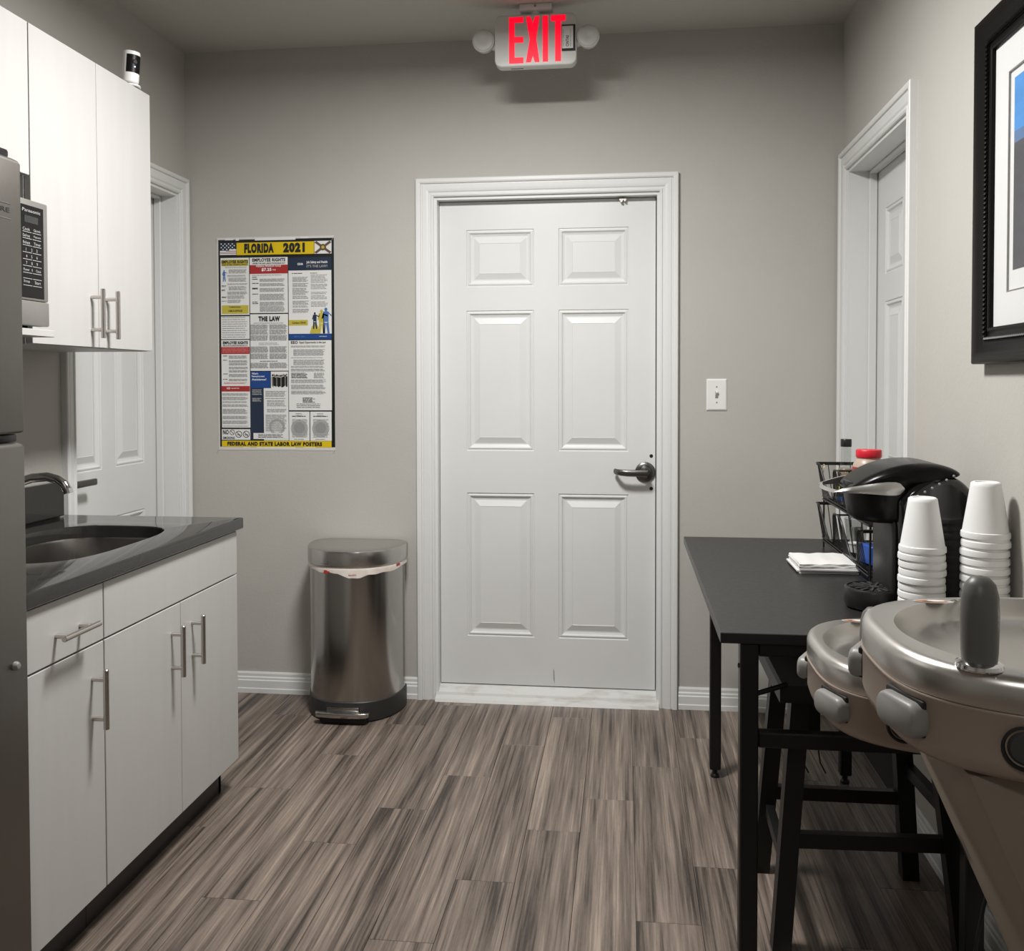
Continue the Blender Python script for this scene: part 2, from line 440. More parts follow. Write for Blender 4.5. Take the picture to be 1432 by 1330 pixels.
# ------------------------------------------------------------------ cabinets on the left
XF = -.461                      # front plane of the base doors
def bar_handle(parent, p, axis, length, out, stand=.030, r=.0066, gap=None):
    """p centre on the door face, axis unit vector, out = direction off the face"""
    p, a, o = Vector(p), Vector(axis), Vector(out); g = gap or length*.66
    c = p+o*stand
    b = B().lathe([(.0005, -length/2), (r-.001, -length/2), (r, -length/2+.001), (r, length/2-.001), (r-.001, length/2), (.0005, length/2)], n=14,
                  M=Matrix.Translation(c) @ a.to_track_quat('Z', 'Y').to_matrix().to_4x4())
    for s in (-.5, .5): b.cyl(p+a*(g*s), c+a*(g*s), .0053, n=12)
    return b.build('handle', NICKEL, parent)
def front(parent, name, y0, y1, z0, z1, xf, t=.018):
    return B().box(xf-t, xf, y0+.0014, y1-.0014, z0+.0014, z1-.0014, .0010, 1).build(name, CAB, parent, smooth=False)

sink_cab = thing('sink_cabinet', 'white two-door base cabinet under the sink with plain false front', 'cabinet', (-.76, -1.335, 0))
b = B().box(XL+.012, XF-.02, -.96, -.942, .10, .838).box(XL+.012, XF-.02, -1.722, -1.706, .10, .838).box(XL+.012, XF-.02, -1.706, -.96, .10, .118).box(XL+.012, XL+.03, -1.706, -.96, .118, .838)
b.box(XF-.04, XF-.02, -1.706, -.96, .80, .838)
b.build('carcass', CAB, sink_cab, smooth=False)
B().box(XF-.072, XF-.055, -1.722, -.955, 0, .10).box(XL+.02, XF-.055, -.972, -.955, 0, .10).build('toe_kick', KICK, sink_cab, smooth=False)
front(sink_cab, 'false_front', -1.722, -.941, .700, .836, XF)
d = front(sink_cab, 'door', -1.3315, -.941, .104, .698, XF); bar_handle(d, (XF, -1.262, .575), (0, 0, 1), .14, (1, 0, 0), .034)
d = front(sink_cab, 'door', -1.722, -1.3315, .104, .698, XF); bar_handle(d, (XF, -1.385, .575), (0, 0, 1), .14, (1, 0, 0), .034)
dr_cab = thing('drawer_cabinet', 'white base cabinet with one drawer above one door, beside the steel fridge', 'cabinet', (-.76, -1.875, 0))
b = B().box(XL+.012, XF-.02, -1.742, -1.724, .10, .838).box(XL+.012, XF-.02, -2.022, -2.004, .10, .838).box(XL+.012, XF-.02, -2.004, -1.742, .10, .118).box(XL+.012, XL+.03, -2.004, -1.742, .118, .838)
b.build('carcass', CAB, dr_cab, smooth=False)
B().box(XF-.072, XF-.055, -2.022, -1.724, 0, .10).build('toe_kick', KICK, dr_cab, smooth=False)
d = front(dr_cab, 'drawer', -2.024, -1.724, .700, .836, XF); bar_handle(d, (XF, -1.868, .757), (0, 1, 0), .14, (1, 0, 0), .034)
d = front(dr_cab, 'door', -2.024, -1.724, .104, .698, XF); bar_handle(d, (XF, -1.775, .573), (0, 0, 1), .14, (1, 0, 0), .034)

# worktop with the sink cut out of it
wt = thing('worktop', 'polished dark grey stone worktop with a square backsplash over the white base cabinets', 'worktop', (-.76, -1.47, .84))
X0, X1, Y0, Y1 = XL+.002, -.450, -2.0295, -.915
SX, SY, SRX, SRY = -.742, -1.425, .192, .302
NS = 96
def ray_rect(cx, cy, a, x0, x1, y0, y1):
    dx, dy = cos(a), sin(a); t = 1e9
    if dx > 1e-9: t = min(t, (x1-cx)/dx)
    if dx < -1e-9: t = min(t, (x0-cx)/dx)
    if dy > 1e-9: t = min(t, (y1-cy)/dy)
    if dy < -1e-9: t = min(t, (y0-cy)/dy)
    return cx+dx*t, cy+dy*t
def sup(a, rx, ry, n=3.4):
    c, s_ = cos(a), sin(a); r = 1/((abs(c)/rx)**n+(abs(s_)/ry)**n)**(1/n); return r*c, r*s_
angs = sorted([2*pi*i/NS for i in range(NS)] + [atan2(y-SY, x-SX) % (2*pi) for x in (X0, X1) for y in (Y0, Y1)])
outer = [ray_rect(SX, SY, a, X0, X1, Y0, Y1) for a in angs]
def shr(p, d): return (min(max(p[0], X0+d), X1-d), min(max(p[1], Y0+d), Y1-d))
inner = [(SX+sup(a, SRX, SRY)[0], SY+sup(a, SRX, SRY)[1]) for a in angs]
inn2 = [(SX+(p[0]-SX)*1.006, SY+(p[1]-SY)*1.006) for p in inner]
zt, zb = .875, .840
rr = lambda pts, z: [Vector((p[0], p[1], z)) for p in pts]
rings = [rr(inner, zb), rr(inner, zt-.003), rr(inn2, zt), rr([shr(p, .004) for p in outer], zt), rr([shr(p, .001) for p in outer], zt-.0012), rr(outer, zt-.004), rr(outer, zb+.003), rr([shr(p, .003) for p in outer], zb), rr(inner, zb)]
B().loft(rings, False, False).build('counter_slab', STONE, wt, angle=30)
B().box(XL+.001, XL+.022, -2.026, -.935, .8755, .988, .002, 1).build('backsplash', STONE, wt, smooth=False)
sk = thing('sink', 'stainless steel undermount sink bowl sunk into the dark worktop', 'sink', (SX, SY, .7))
def sring(f, z): return [Vector((SX+sup(a, SRX*f, SRY*f)[0], SY+sup(a, SRX*f, SRY*f)[1], z)) for a in angs]
B().loft([sring(1.05, .839), sring(1.012, .839), sring(1.005, .832), sring(.985, .74), sring(.96, .70), sring(.90, .676), sring(.80, .668), sring(.12, .662)], False, False).build('bowl', SINKM, sk, angle=60)
B().lathe([(.045, .0), (.04, .003), (.03, .003), (.026, -.004), (.0005, -.004)], (SX, SY, .666), cap0=False).build('drain', CHROME, sk)
fc = thing('faucet', 'chrome arched kitchen faucet over the sink', 'faucet', (-.985, -1.42, .875))
fb = (-.985, -1.42)
B().lathe([(.027, 0), (.027, .006), (.022, .012), (.020, .055), (.016, .065), (.0, .065)], (*fb, .8755)).build('base', CHROME, fc)
P = [(-.985, .93), (-.985, .955), (-.972, .985), (-.935, 1.010), (-.89, 1.032), (-.84, 1.048), (-.795, 1.052), (-.765, 1.045), (-.746, 1.032), (-.738, 1.018)]
B().tube([(x, -1.42, z) for x, z in P], [.013, .013, .013, .0128, .0125, .0125, .0125, .0125, .013, .013], 14).build('spout', CHROME, fc)
B().cyl((-.738, -1.42, 1.020), (-.734, -1.42, 1.008), .0125, n=16).build('aerator', CHROME, fc)
B().cyl((-.985, -1.40, .925), (-.985, -1.33, .945), .007, .005, n=12).build('lever', CHROME, fc)

# wall cabinets
XU = -.742
wc = thing('wall_cabinet', 'tall white wall cabinet with two doors and bar handles near the corner door', 'cabinet', (-.9, -1.245, 1.408))
b = B().box(XL+.002, XU-.02, -.946, -.930, 1.408, 2.227).box(XL+.002, XU-.02, -1.556, -1.540, 1.408, 2.227).box(XL+.002, XU-.02, -1.54, -.946, 1.408, 1.424).box(XL+.002, XU-.02, -1.54, -.946, 2.211, 2.227).box(XL+.002, XL+.012, -1.54, -.946, 1.424, 2.211)
b.build('carcass', CAB, wc, smooth=False)
d = front(wc, 'door', -1.243, -.930, 1.408, 2.227, XU); bar_handle(d, (XU, -1.203, 1.505), (0, 0, 1), .14, (1, 0, 0), .036)
d = front(wc, 'door', -1.556, -1.243, 1.408, 2.227, XU); bar_handle(d, (XU, -1.283, 1.505), (0, 0, 1), .14, (1, 0, 0), .036)
sc_ = thing('wall_cabinet', 'short white wall cabinet above the microwave niche', 'cabinet', (-.9, -1.79, 1.836))
b = B().box(XL+.002, XU-.02, -2.022, -1.558, 1.838, 2.227); b.build('carcass', CAB, sc_, smooth=False)
front(sc_, 'door', -2.022, -1.558, 1.836, 2.227, XU)
sh = tag(B().box(XL+.002, -.680, -2.022, -1.558, 1.424, 1.441, .001, 1).build('shelf', CAB, smooth=False), 'white shelf board carrying the microwave beside the tall wall cabinet', 'shelf')

# microwave
mw = thing('microwave', 'stainless microwave with black keypad panel on the shelf by the fridge', 'microwave', (-.85, -1.79, 1.441))
mx = -.692
MWS = mat('microwave_silver', (.26, .25, .235), .42, .4); KEYB = mat('keypad_black', (.008, .008, .008), .35, spec=.25)
B().box(-1.03, mx-.03, -2.008, -1.566, 1.452, 1.756, .004).build('body', mat('microwave_case', (.10, .098, .095), .4, .6), mw)
for yy in (-1.60, -1.97):
    for xx in (-.98, -.74): B().cyl((xx, yy, 1.4411), (xx, yy, 1.454), .014, .012, n=12).build('foot', PLASB, mw)
# front: control side (right) and door (left), steel surrounds
B().box(mx-.03, mx, -1.690, -1.562, 1.512, 1.760, .004).build('control_frame', MWS, mw)
B().box(mx-.03, mx+.002, -1.690, -1.562, 1.450, 1.511, .004).build('door_button', MWS, mw)
md = B().box(mx-.03, mx, -2.012, -1.692, 1.450, 1.760, .004).build('door', MWS, mw)
B().box(mx-.002, mx+.0012, -1.985, -1.697, 1.513, 1.742, .001, 1).build('door_window', KEYB, md)
B().box(mx-.002, mx+.0015, -1.684, -1.582, 1.518, 1.745, .001, 1).build('keypad', KEYB, mw)
kx = mx+.0021
B().face([(kx, -1.660, 1.702), (kx, -1.606, 1.702), (kx, -1.606, 1.719), (kx, -1.660, 1.719)]).build('display', mat('display_grey', (.035, .038, .036), .15), mw, smooth=False)
text('Panasonic', mw, PALEINK, (kx, -1.668, 1.728), (0, 1, 0), (0, 0, 1), width=.072, height=.008, name='maker_name')
zrow = [1.682, 1.666, 1.649]
for z in zrow:
    for yy, wd in ((-1.667, ('Cook', 'Defrost', 'Reheat')[zrow.index(z)]), (-1.624, ('Quick', 'Popcorn', 'Timer')[zrow.index(z)])):
        text(wd, mw, PALEINK, (kx, yy, z), (0, 1, 0), (0, 0, 1), width=.028, height=.007, name='key_word')
for i, row in enumerate((('1', '2', '3'), ('4', '5', '6'), ('7', '8', '9'))):
    for j, ch in enumerate(row):
        text(ch, mw, PALEINK, (kx, -1.656+.021*j, 1.632-.0165*i), (0, 1, 0), (0, 0, 1), height=.0075, name='key_digit')
for yy, ch in ((-1.666, 'Power'), (-1.634, '0'), (-1.617, 'Clock')):
    text(ch, mw, PALEINK, (kx, yy, 1.583), (0, 1, 0), (0, 0, 1), height=.0062, name='key_word')
for yy, ch in ((-1.666, 'Stop'), (-1.622, 'Start')):
    text(ch, mw, PALEINK, (kx, yy, 1.553), (0, 1, 0), (0, 0, 1), width=.024, height=.0075, name='key_word')
lb = B()
for z in (1.678, 1.662, 1.645, 1.628, 1.611, 1.595, 1.578, 1.564, 1.547):
    for a_, b_ in ((-1.668, -1.632), (-1.629, -1.594)): lb.face([(kx, a_, z), (kx, b_, z), (kx, b_, z+.0012), (kx, a_, z+.0012)])
stuff(lb.build('key_line', PALEINK, mw, smooth=False))

# fridge
fx = -.446
fr = thing('fridge', 'stainless steel top-freezer fridge at the left edge of the picture', 'fridge', (-.75, -2.42, 0))
B().box(XL+.02, fx-.075, -2.78, -2.035, .03, 1.745, .004).build('cabinet_body', mat('fridge_side', (.12, .115, .11), .5, .4), fr)
def fdoor(name, z0, z1):
    pr = []
    ya, yb = -2.80, -2.031; R_ = .008
    pr += [(fx-.065, yb), (fx-R_, yb)] + [(fx-R_+R_*sin(t), yb-R_+R_*cos(t)) for t in [i*pi/16 for i in range(1, 8)]] + [(fx, yb-R_)]
    pr += [(fx, ya+R_)] + [(fx-R_+R_*cos(t), ya+R_-R_*sin(t)) for t in [i*pi/16 for i in range(1, 8)]] + [(fx-R_, ya), (fx-.065, ya)]
    n = len(pr)
    def ring(d, z):
        c = (fx-.033, (ya+yb)/2)
        return [Vector((x-d*(1 if x > c[0] else -.2), y-d*(1 if y > c[1] else -1), z)) for x, y in pr]
    return B().loft([ring(.006, z0), ring(.0015, z0+.002), ring(0, z0+.006), ring(0, z1-.010), ring(.003, z1-.004), ring(.010, z1)]).build(name, FRIDGE, fr, angle=50)
ftop = fdoor('freezer_door', 1.206, 1.758); fbot = fdoor('fridge_door', .05, 1.187)
B().box(fx-.07, fx-.012, -2.11, -2.040, 1.1885, 1.2045, .004).build('middle_hinge', PLASB, fr)
B().box(fx-.062, fx-.016, -2.12, -2.046, 1.7575, 1.7765, .006).build('top_hinge', PLASB, fr)
B().lathe([(.0005, .010), (.006, .009), (.009, .004), (.009, 0)], M=Matrix.Translation((fx, -2.076, .741)) @ Matrix.Rotation(pi/2, 4, 'Y'), n=14, cap1=False).build('door_plug', PLASG, fbot)
tx = text('FRIGIDAIRE', fr, DARK, (fx+.0006, -2.206, 1.645), (0, 1, 0), (0, 0, 1), width=.134, height=.0095, bold=.01, name='maker_name')
lb = B()
for z in (1.662, 1.632): lb.box(fx, fx+.0008, -2.30, -2.068, z, z+.0018)
lb.build('badge_line', NICKEL, fr, smooth=False)

# security camera on the wall cabinet
sc2 = thing('security_camera', 'white cylinder security camera on top of the tall wall cabinet', 'camera', (-.765, -1.01, 2.2275), rotz=radians(6), local=True)
B().lathe([(.0005, 0), (.030, 0), (.032, .002), (.030, .006), (.012, .009), (.0005, .009)]).build('base', PLASW, sc2)
T = Matrix.Translation((0, 0, .012)) @ Matrix.Rotation(radians(4), 4, 'Y')
B().cyl((0, 0, .008), (0, 0, .02), .008).build('neck', PLASW, sc2)
B().lathe([(.0005, 0), (.021, 0), (.0245, .003), (.0255, .012), (.0255, .092), (.0245, .0965), (.0005, .099)], M=T).build('body', PLASW, sc2)
bb2 = B(); ang = [radians(-58+116*i/10)-radians(42) for i in range(11)]
bb2.loft([[T @ Vector((.0259*cos(a), .0259*sin(a), z)) for z in (.030, .085)] for a in ang], False, False, closed=False).build('face_plate', mat('plate_black', (.007, .007, .007), .38, spec=.2), sc2)
la = -radians(42)
B().lathe([(.0005, .002), (.006, .002), (.008, 0)], M=T @ Matrix.Translation((.0258*cos(la), .0258*sin(la), .063)) @ Matrix.Rotation(la, 4, 'Z') @ Matrix.Rotation(pi/2, 4, 'Y'), n=16, cap1=False).build('lens', DARK, sc2)
B().lathe([(.0005, .001), (.0022, .001), (.0022, 0)], M=T @ Matrix.Translation((.0259*cos(la), .0259*sin(la), .048)) @ Matrix.Rotation(la, 4, 'Z') @ Matrix.Rotation(pi/2, 4, 'Y'), n=10, cap1=False).build('status_light', mat('status_led', (.8, .9, 1), .3, emit=(.7, .85, 1), estr=1.5), sc2)

# ------------------------------------------------------------------ trash can
cx, yb, hw, dp = -.302, -.022, .192, .298
def dshape(k, n=48, back=.05):
    """flat back, bowed front; k grows or shrinks the outline"""
    pts = []
    w_, d_ = hw+k, dp+2*k
    y_back = yb+k
    for i in range(n+1):                       # front bow, from +x to -x
        a = pi*i/n
        e = .80
        x = w_*(abs(cos(a))**e)*(1 if cos(a) >= 0 else -1); y = -(d_-.07)*(sin(a)**.95)
        pts.append((cx+x, y_back-.07+y))
    for i in range(1, 9): a = i/9*pi/2; pts.append((cx-w_+.07-.07*cos(a)*1, y_back-.07+.07*sin(a)))
    for i in range(0, 9): a = i/9*pi/2; pts.append((cx+w_-.07+.07*sin(a), y_back-.07+.07*cos(a)))
    return pts
dr = lambda k, z: [Vector((x, y, z)) for x, y in dshape(k)]
tc_ = thing('trash_can', 'stainless steel half-round pedal trash can against the back wall', 'trash can', (cx, -.17, 0))
B().loft([dr(-.006, .002), dr(-.001, .006), dr(0, .012), dr(0, .078), dr(-.003, .081)]).build('base', mat('bin_base', (.03, .029, .028), .45), tc_)
B().loft([dr(-.005, .081), dr(-.005, .600), dr(-.012, .604)]).build('body', STEELD, tc_)
B().loft([dr(.003, .600), dr(.005, .602), dr(.006, .606), dr(.006, .656), dr(.004, .661), dr(-.002, .6635), dr(-.05, .6645)]).build('lid', STEEL, tc_)
lin = dshape(.0015); rings = []
for z, k in ((.603, -.002), (.596, .0018), (.588, .0025), (None, .002)):
    r_ = []
    for i, (x, y) in enumerate(dshape(k)):
        t = min(max((x-cx)/hw, -1), 1)
        sag = .008+.022*math.exp(-((t-.28)/.5)**2)+.004*sin(9*t)+.002*sin(23*t)
        zz = z if z else .592-sag
        r_.append(Vector((x, y, zz)))
    rings.append(r_)
LINER = mottle(mat('bin_liner', (.72, .66, .60), .45), (.70, .60, .54), (.80, .76, .70), 25)
B().loft(rings, False, False).build('liner', LINER, tc_)
# red print on the liner
LRED = mat('liner_red', s2l((180, 52, 48)), .5); LPINK = mat('liner_pink', s2l((206, 150, 140)), .5)
def lin_pt(t, z):
    pts = dshape(.0031)[:49]; best = min(pts, key=lambda p: abs((p[0]-cx)/hw-t)); return Vector((best[0], best[1], z))
for t0, t1, za, zb2 in ((-.43, -.30, .574, .588), (.10, .16, .568, .576), (.19, .24, .569, .577), (.27, .30, .570, .578), (.93, .97, .585, .596)):
    lp = B(); mid_t, mid_z, ht, hz = (t0+t1)/2, (za+zb2)/2, (t1-t0)/2, (zb2-za)/2
    lp.face([lin_pt(mid_t+ht*cos(q), mid_z+hz*sin(q)) for q in [2*pi*i/16 for i in range(16)]])
    lp.build('liner_print', LRED if ht > .05 or t0 > .9 else LPINK, tc_, smooth=False)
B().box(cx-.092, cx+.088, -.336, -.30, .004, .030, .004).build('pedal_recess', DARK, tc_)
pw = []
for i in range(13):
    a = pi*i/12
    pw.append((cx-.004-.105*cos(a)*1.0, -.335-.022*sin(a)**.6))
pw += [(cx+.101, -.315), (cx-.109, -.315)]
B().prism([(x, y, .030) for x, y in pw], (0, 0, .018), .004).build('pedal', STEEL, tc_)
B().box(cx-.068, cx+.060, -.325, -.30, .046, .062, .003).build('pedal_bracket', STEELD, tc_)
text('simplehuman', tc_, DARK, (cx-.085, -.3298, .614), Vector((.986, -.16, 0)), (0, 0, 1), width=.032, height=.005, name='maker_name')

# ------------------------------------------------------------------ labour law poster on the back wall
ps = thing('poster', 'large white, yellow and navy labor law notice on the back wall', 'poster', (-.68, 0, 1.03))
PU = .502/1238.0; PVS = .878/2215.0
def pp(zx, zy, d): return Vector((-.930+(zx-113)*PU, -d, 1.913-(zy-95)*PVS))
def prect(bb, x0, y0, x1, y1, d): bb.face([pp(x0, y1, d), pp(x1, y1, d), pp(x1, y0, d), pp(x0, y0, d)])
def blk(name, m, rects, d=.0022):
    for r in rects:
        bb = B(); prect(bb, *r, d); bb.build(name, m, ps, smooth=False, recalc=False)
def ptx(s, x0, y0, x1, y1, m=INK, bold=.02, d=.0034): return text(s, ps, m, pp(x0, y1, d), (1, 0, 0), (0, 0, 1), width=(x1-x0)*PU, height=(y1-y0)*PVS, bold=bold, name='lettering')
V = 1130.5
b = B(); b.box(-.934, -.428, -.0014, -.0003, 1.025, 1.916); b.build('laminate', mat('laminate_clear', (.62, .61, .58), .3), ps, smooth=False)
blk('backing', mat('poster_black', (.012, .012, .013), .35), [(117, 112, 1350, 2302)], .0018)
blk('torn_edge', POSTERW, [(190, 96, 280, 116), (306, 96, 340, 122), (512, 96, 945, 124), (1000, 96, 1085, 112), (370, 2304, 450, 2318), (510, 2296, 930, 2322), (1010, 2300, 1140, 2314)], .0021)
blk('yellow_band', YEL, [(315, 145, 1140, 275), (137, V+1107, 1312, V+1172)])
white = [(140, 303, 447, 905), (140, 920, 447, 1160), (140, 1170, 447, V+968), (137, V+985, 445, V+1098), (455, 303, 860, 888), (455, 900, 860, V+366),
         (593, V+550, 857, V+1103), (672, V+375, 857, V+550), (868, 447, 1322, 1110), (863, V+48, 1318, V+783), (863, V+797, 1080, V+1104), (1088, V+797, 1314, V+1104), (1145, 142, 1325, 275)]
blk('white_sheet', POSTERW, white)
blk('white_note', POSTERW, [(480, V+1025, 850, V+1088)], .0030)
blk('red_band', RED, [(455, 383, 860, 475), (137, V+112, 445, V+187), (137, V+527, 445, V+585)], .0027)
blk('olive_band', OLIVE, [(150, 322, 437, 388), (150, 803, 437, 893), (868, 965, 1070, 1022)], .0027)
blk('navy_band', NAVY, [(868, 308, 1322, 443), (452, V+548, 590, V+1100)], .0024)
blk('blue_band', BLUE, [(455, V+375, 668, V+548), (868, 1113, 1320, 1168)], .0026)
# flags
blk('flag_stripe', WINK, [(135, 225, 312, 270), (235, 212, 312, 226)], .0024)
blk('flag_line', mat('flag_red', s2l((120, 52, 48)), .5), [(137, 240, 312, 246), (137, 253, 312, 259), (200, 228, 312, 233)], .0026)
blk('flag_field', NAVY, [(135, 142, 312, 212), (135, 212, 235, 226)], .0026)
sb = B()
for i in range(4):
    for j in range(4):
        c = pp(150+40*i+(20 if j % 2 else 0), 155+19*j, .003)
        sb.face([c+Vector((.0028*cos(a), 0, .0028*sin(a))) for a in [2*pi*q/6 for q in range(6)]])
sb.build('flag_star', WINK, ps, smooth=False)
sb = B()
for (a, c) in (((1145, 142), (1325, 275)), ((1145, 275), (1325, 142))):
    dx = 16; sb.face([pp(a[0], a[1]+(dx if a[1] < 200 else -dx), .0027), pp(a[0]+dx*1.3, a[1], .0027), pp(c[0], c[1]+(-dx if c[1] > 200 else dx), .0027), pp(c[0]-dx*1.3, c[1], .0027)])
sb.build('flag_cross', BROWN, ps, smooth=False)
def disc(name, m, x, y, r, d, r2=0, n=28):
    bb = B(); c = pp(x, y, d)
    o_ = [c+Vector((r*PU*cos(2*pi*i/n), 0, r*PVS*sin(2*pi*i/n))) for i in range(n)]
    if r2:
        i_ = [c+Vector((r2*PU*cos(2*pi*i/n), 0, r2*PVS*sin(2*pi*i/n))) for i in range(n)]
        bb.loft([o_, i_], False, False)
    else: bb.face(o_)
    return bb.build(name, m, ps, smooth=False)
disc('flag_seal', BROWN, 1235, 208, 34, .003)
disc('flag_seal', OLIVE, 1235, 208, 16, .0032)
ptx('FLORIDA', 398, 155, 715, 258, bold=.075); ptx('2021', 815, 155, 1045, 258, bold=.075)
ptx('FEDERAL AND STATE LABOR LAW POSTERS', 197, V+1117, 1212, V+1160, bold=.06)
ptx('EMPLOYEE RIGHTS', 153, 328, 437, 362, bold=.05); ptx('UNDER THE FAMILY AND MEDICAL LEAVE ACT', 156, 368, 430, 382)
ptx('EMPLOYEE RIGHTS', 484, 312, 836, 348, bold=.04); ptx('UNDER THE FAIR LABOR STANDARDS ACT', 484, 358, 834, 374)
ptx('FEDERAL MINIMUM WAGE', 525, 386, 790, 404, WINK); ptx('$7.25', 582, 415, 688, 452, WINK, .04); ptx('PER HOUR', 700, 428, 735, 444, WINK)
ptx('THE LAW', 545, 922, 775, 976, bold=.07)
ptx('Job Safety and Health', 1060, 348, 1282, 382, WINK, .02); ptx("IT'S THE LAW!", 1062, 390, 1280, 418, PALEINK, .01)
ptx('OSHA', 965, 368, 1025, 392, WINK, .03); ptx('Contact OSHA', 905, 982, 1050, 1004, INK)
ptx('1-800-321-OSHA', 918, 1130, 1040, 1147, LBLUE, .02); ptx('www.osha.gov', 1190, 1132, 1272, 1146, WINK, .02)
ptx('EMPLOYEE RIGHTS', 158, V+52, 428, V+84, bold=.05); ptx('EMPLOYEE POLYGRAPH PROTECTION ACT', 160, V+92, 426, V+104)
ptx('EEO', 890, V+55, 962, V+84, bold=.03); ptx('Equal Opportunity is the Law', 980, V+58, 1260, V+86, bold=.02)
ptx("What's", 468, V+385, 536, V+405, WINK, .02); ptx('Reemployment', 468, V+415, 604, V+438, WINK, .02); ptx('Assistance?', 468, V+446, 624, V+468, WINK, .02)
ptx('NO', 150, V+992, 212, V+1040, bold=.03); ptx('SMOKING', 150, V+1064, 278, V+1090, bold=.02)
ptx('WHD', 195, V+540, 232, V+562, WINK, .03); ptx('1-866-487-9243', 240, V+545, 330, V+556, WINK)
ptx('This establishment is', 520, 810, 520+1, 811) if False else None
ptx('For additional information', 232, 812, 352, 828); ptx('1-866-4-USWAGE', 222, 850, 372, 872, bold=.02)
for x, q in ((250, .8), (321, 1), (402, 1)): disc('no_smoking_ring', BROWN if q < 1 else INK, x, V+1038-(20 if q < 1 else 0), 36*q if q < 1 else 36, .003, 29*q if q < 1 else 30)
sb = B()
for x in (321, 402):
    sb.face([pp(x-24, V+1016, .0031), pp(x-20, V+1012, .0031), pp(x+24, V+1060, .0031), pp(x+20, V+1064, .0031)])
    prect(sb, x-18, V+1040, x+18, V+1047, .0030)
sb.face([pp(232, V+1004, .0031), pp(236, V+1000, .0031), pp(268, V+1032, .0031), pp(264, V+1036, .0031)])
sb.build('no_smoking_bar', INK, ps, smooth=False)
for x in (972, 1198): disc('grey_seal', PALEINK, x, V+975, 92, .0027); disc('grey_seal', mat('seal_grey', (.28, .28, .275), .7), x, V+968, 58, .0029)
disc('grey_seal', PALEINK, 732, V+960, 85, .0026, 60); disc('grey_seal', PALEINK, 850, V+790, 62, .0025, 44) if False else None
# columns of small print: every line broken into words
rng = random.Random(3)
tl = {}
def para(x0, y0, x1, y1, step, h, m, ragged=.12, d=.0030, indent=0):
    bb = tl.setdefault(m.name, (B(), m))[0]; y = y0
    while y+h <= y1:
        xe = x1-(x1-x0)*rng.random()*ragged; x = x0
        while x < xe-4:
            wl = min(rng.uniform(14, 60), xe-x); prect(bb, x, y, x+wl, y+h, d); x += wl+rng.uniform(3, 6)
        y += step
for (x0, y0, x1, y1) in ((228, 425, 432, 470), (212, 485, 432, 500), (226, 513, 432, 560), (212, 573, 432, 590), (226, 603, 420, 650), (212, 658, 432, 690), (212, 700, 400, 735), (212, 745, 360, 785)): para(x0, y0, x1, y1, 9, 4.5, GREYINK)
para(150, 592, 198, 612, 10, 5, INK); para(150, 636, 190, 656, 10, 5, INK); para(150, 710, 205, 724, 9, 5, INK); para(150, 755, 205, 764, 9, 5, INK); para(190, 396, 430, 412, 9, 4, PALEINK)
for i, y in enumerate(range(928, 1158, 23)): para(152, y, 425, y+8, 20, 6, GREYINK, .1)
for (y0, y1) in ((528, 562), (575, 608), (626, 668), (688, 760), (772, 812), (818, 880)): para(560, y0, 830, y1, 8.5, 4.6, GREYINK, .08)
for y in (507, 528, 572, 622, 630, 684, 768, 784): para(480, y, 550, y+9, 9, 7, INK, .3)
para(480, 488, 832, 498, 9, 5, GREYINK)
for a, c in ((455, 650), (660, 852)):
    for (y0, y1) in ((1010, 1060), (1065, 1120), (1122, 1180), (V+110, V+180), (V+185, V+242), (V+282, V+345)): para(a, y0, c, y1, 8.5, 5, GREYINK, .1)
para(490, 988, 850, 1002, 9, 4, PALEINK); para(545, V+72, 760, V+100, 16, 5, GREYINK, .1); para(555, V+262, 750, V+272, 9, 6, INK, .05)
for (y0, y1) in ((515, 570), (580, 620), (632, 708), (715, 752), (765, 810), (815, 835), (850, 892)): para(910, y0, 1085, y1, 11, 5.5, GREYINK, .25)
para(905, 474, 1025, 486, 10, 6, INK); para(1100, 474, 1175, 484, 10, 6, INK)
for (y0, y1) in ((495, 585), (592, 645), (675, 700), (712, 760), (775, 830)): para(1105, y0, 1285, y1, 15, 6, GREYINK, .2)
for (y0, y1) in ((205, 240), (255, 280), (285, 310), (325, 350), (360, 385), (400, 435), (452, 475)): para(220, V+y0, 425, V+y1, 8.5, 4.5, GREYINK, .08)
for y in (205, 250, 395, 452): para(158, V+y, 212, V+y+8, 9, 6, INK, .3)
para(150, V+118, 440, V+182, 15, 7, PINK, .05); para(165, V+488, 420, V+512, 10, 4.5, PINK, .1)
for (y0, y1) in ((605, 632), (643, 680), (690, 705), (722, 752), (770, 825), (845, 882), (895, 930), (950, 956)): para(148, V+y0, 428, V+y1, 9, 4.5, GREYINK, .12)
for (y0, y1, x0) in ((580, 640, 612), (655, 662, 612), (678, 700, 628), (708, 750, 628), (770, 812, 628), (830, 1015, 612)): para(x0, V+y0, 840, V+y1, 13, 6, GREYINK, .15)
para(470, V+565, 575, V+632, 16, 6, PALEINK, .1); para(470, V+655, 575, V+702, 14, 6, PALEINK, .2); para(530, V+1038, 800, V+1078, 14, 7, INK, .1)
for (y0, y1, x0) in ((105, 128, 888), (143, 215, 914), (228, 240, 888), (252, 310, 914), (320, 340, 888), (348, 375, 888), (460, 500, 888), (515, 560, 888), (578, 618, 888)): para(x0, V+y0, 1260, V+y1, 10, 5, GREYINK, .1)
para(890, V+390, 1075, V+445, 10, 5, INK, .2); para(1130, V+390, 1245, V+448, 10, 5, GREYINK, .2); para(1010, V+650, 1140, V+706, 11, 6, INK, .2); para(945, V+714, 1205, V+770, 18, 5, INK, .1)
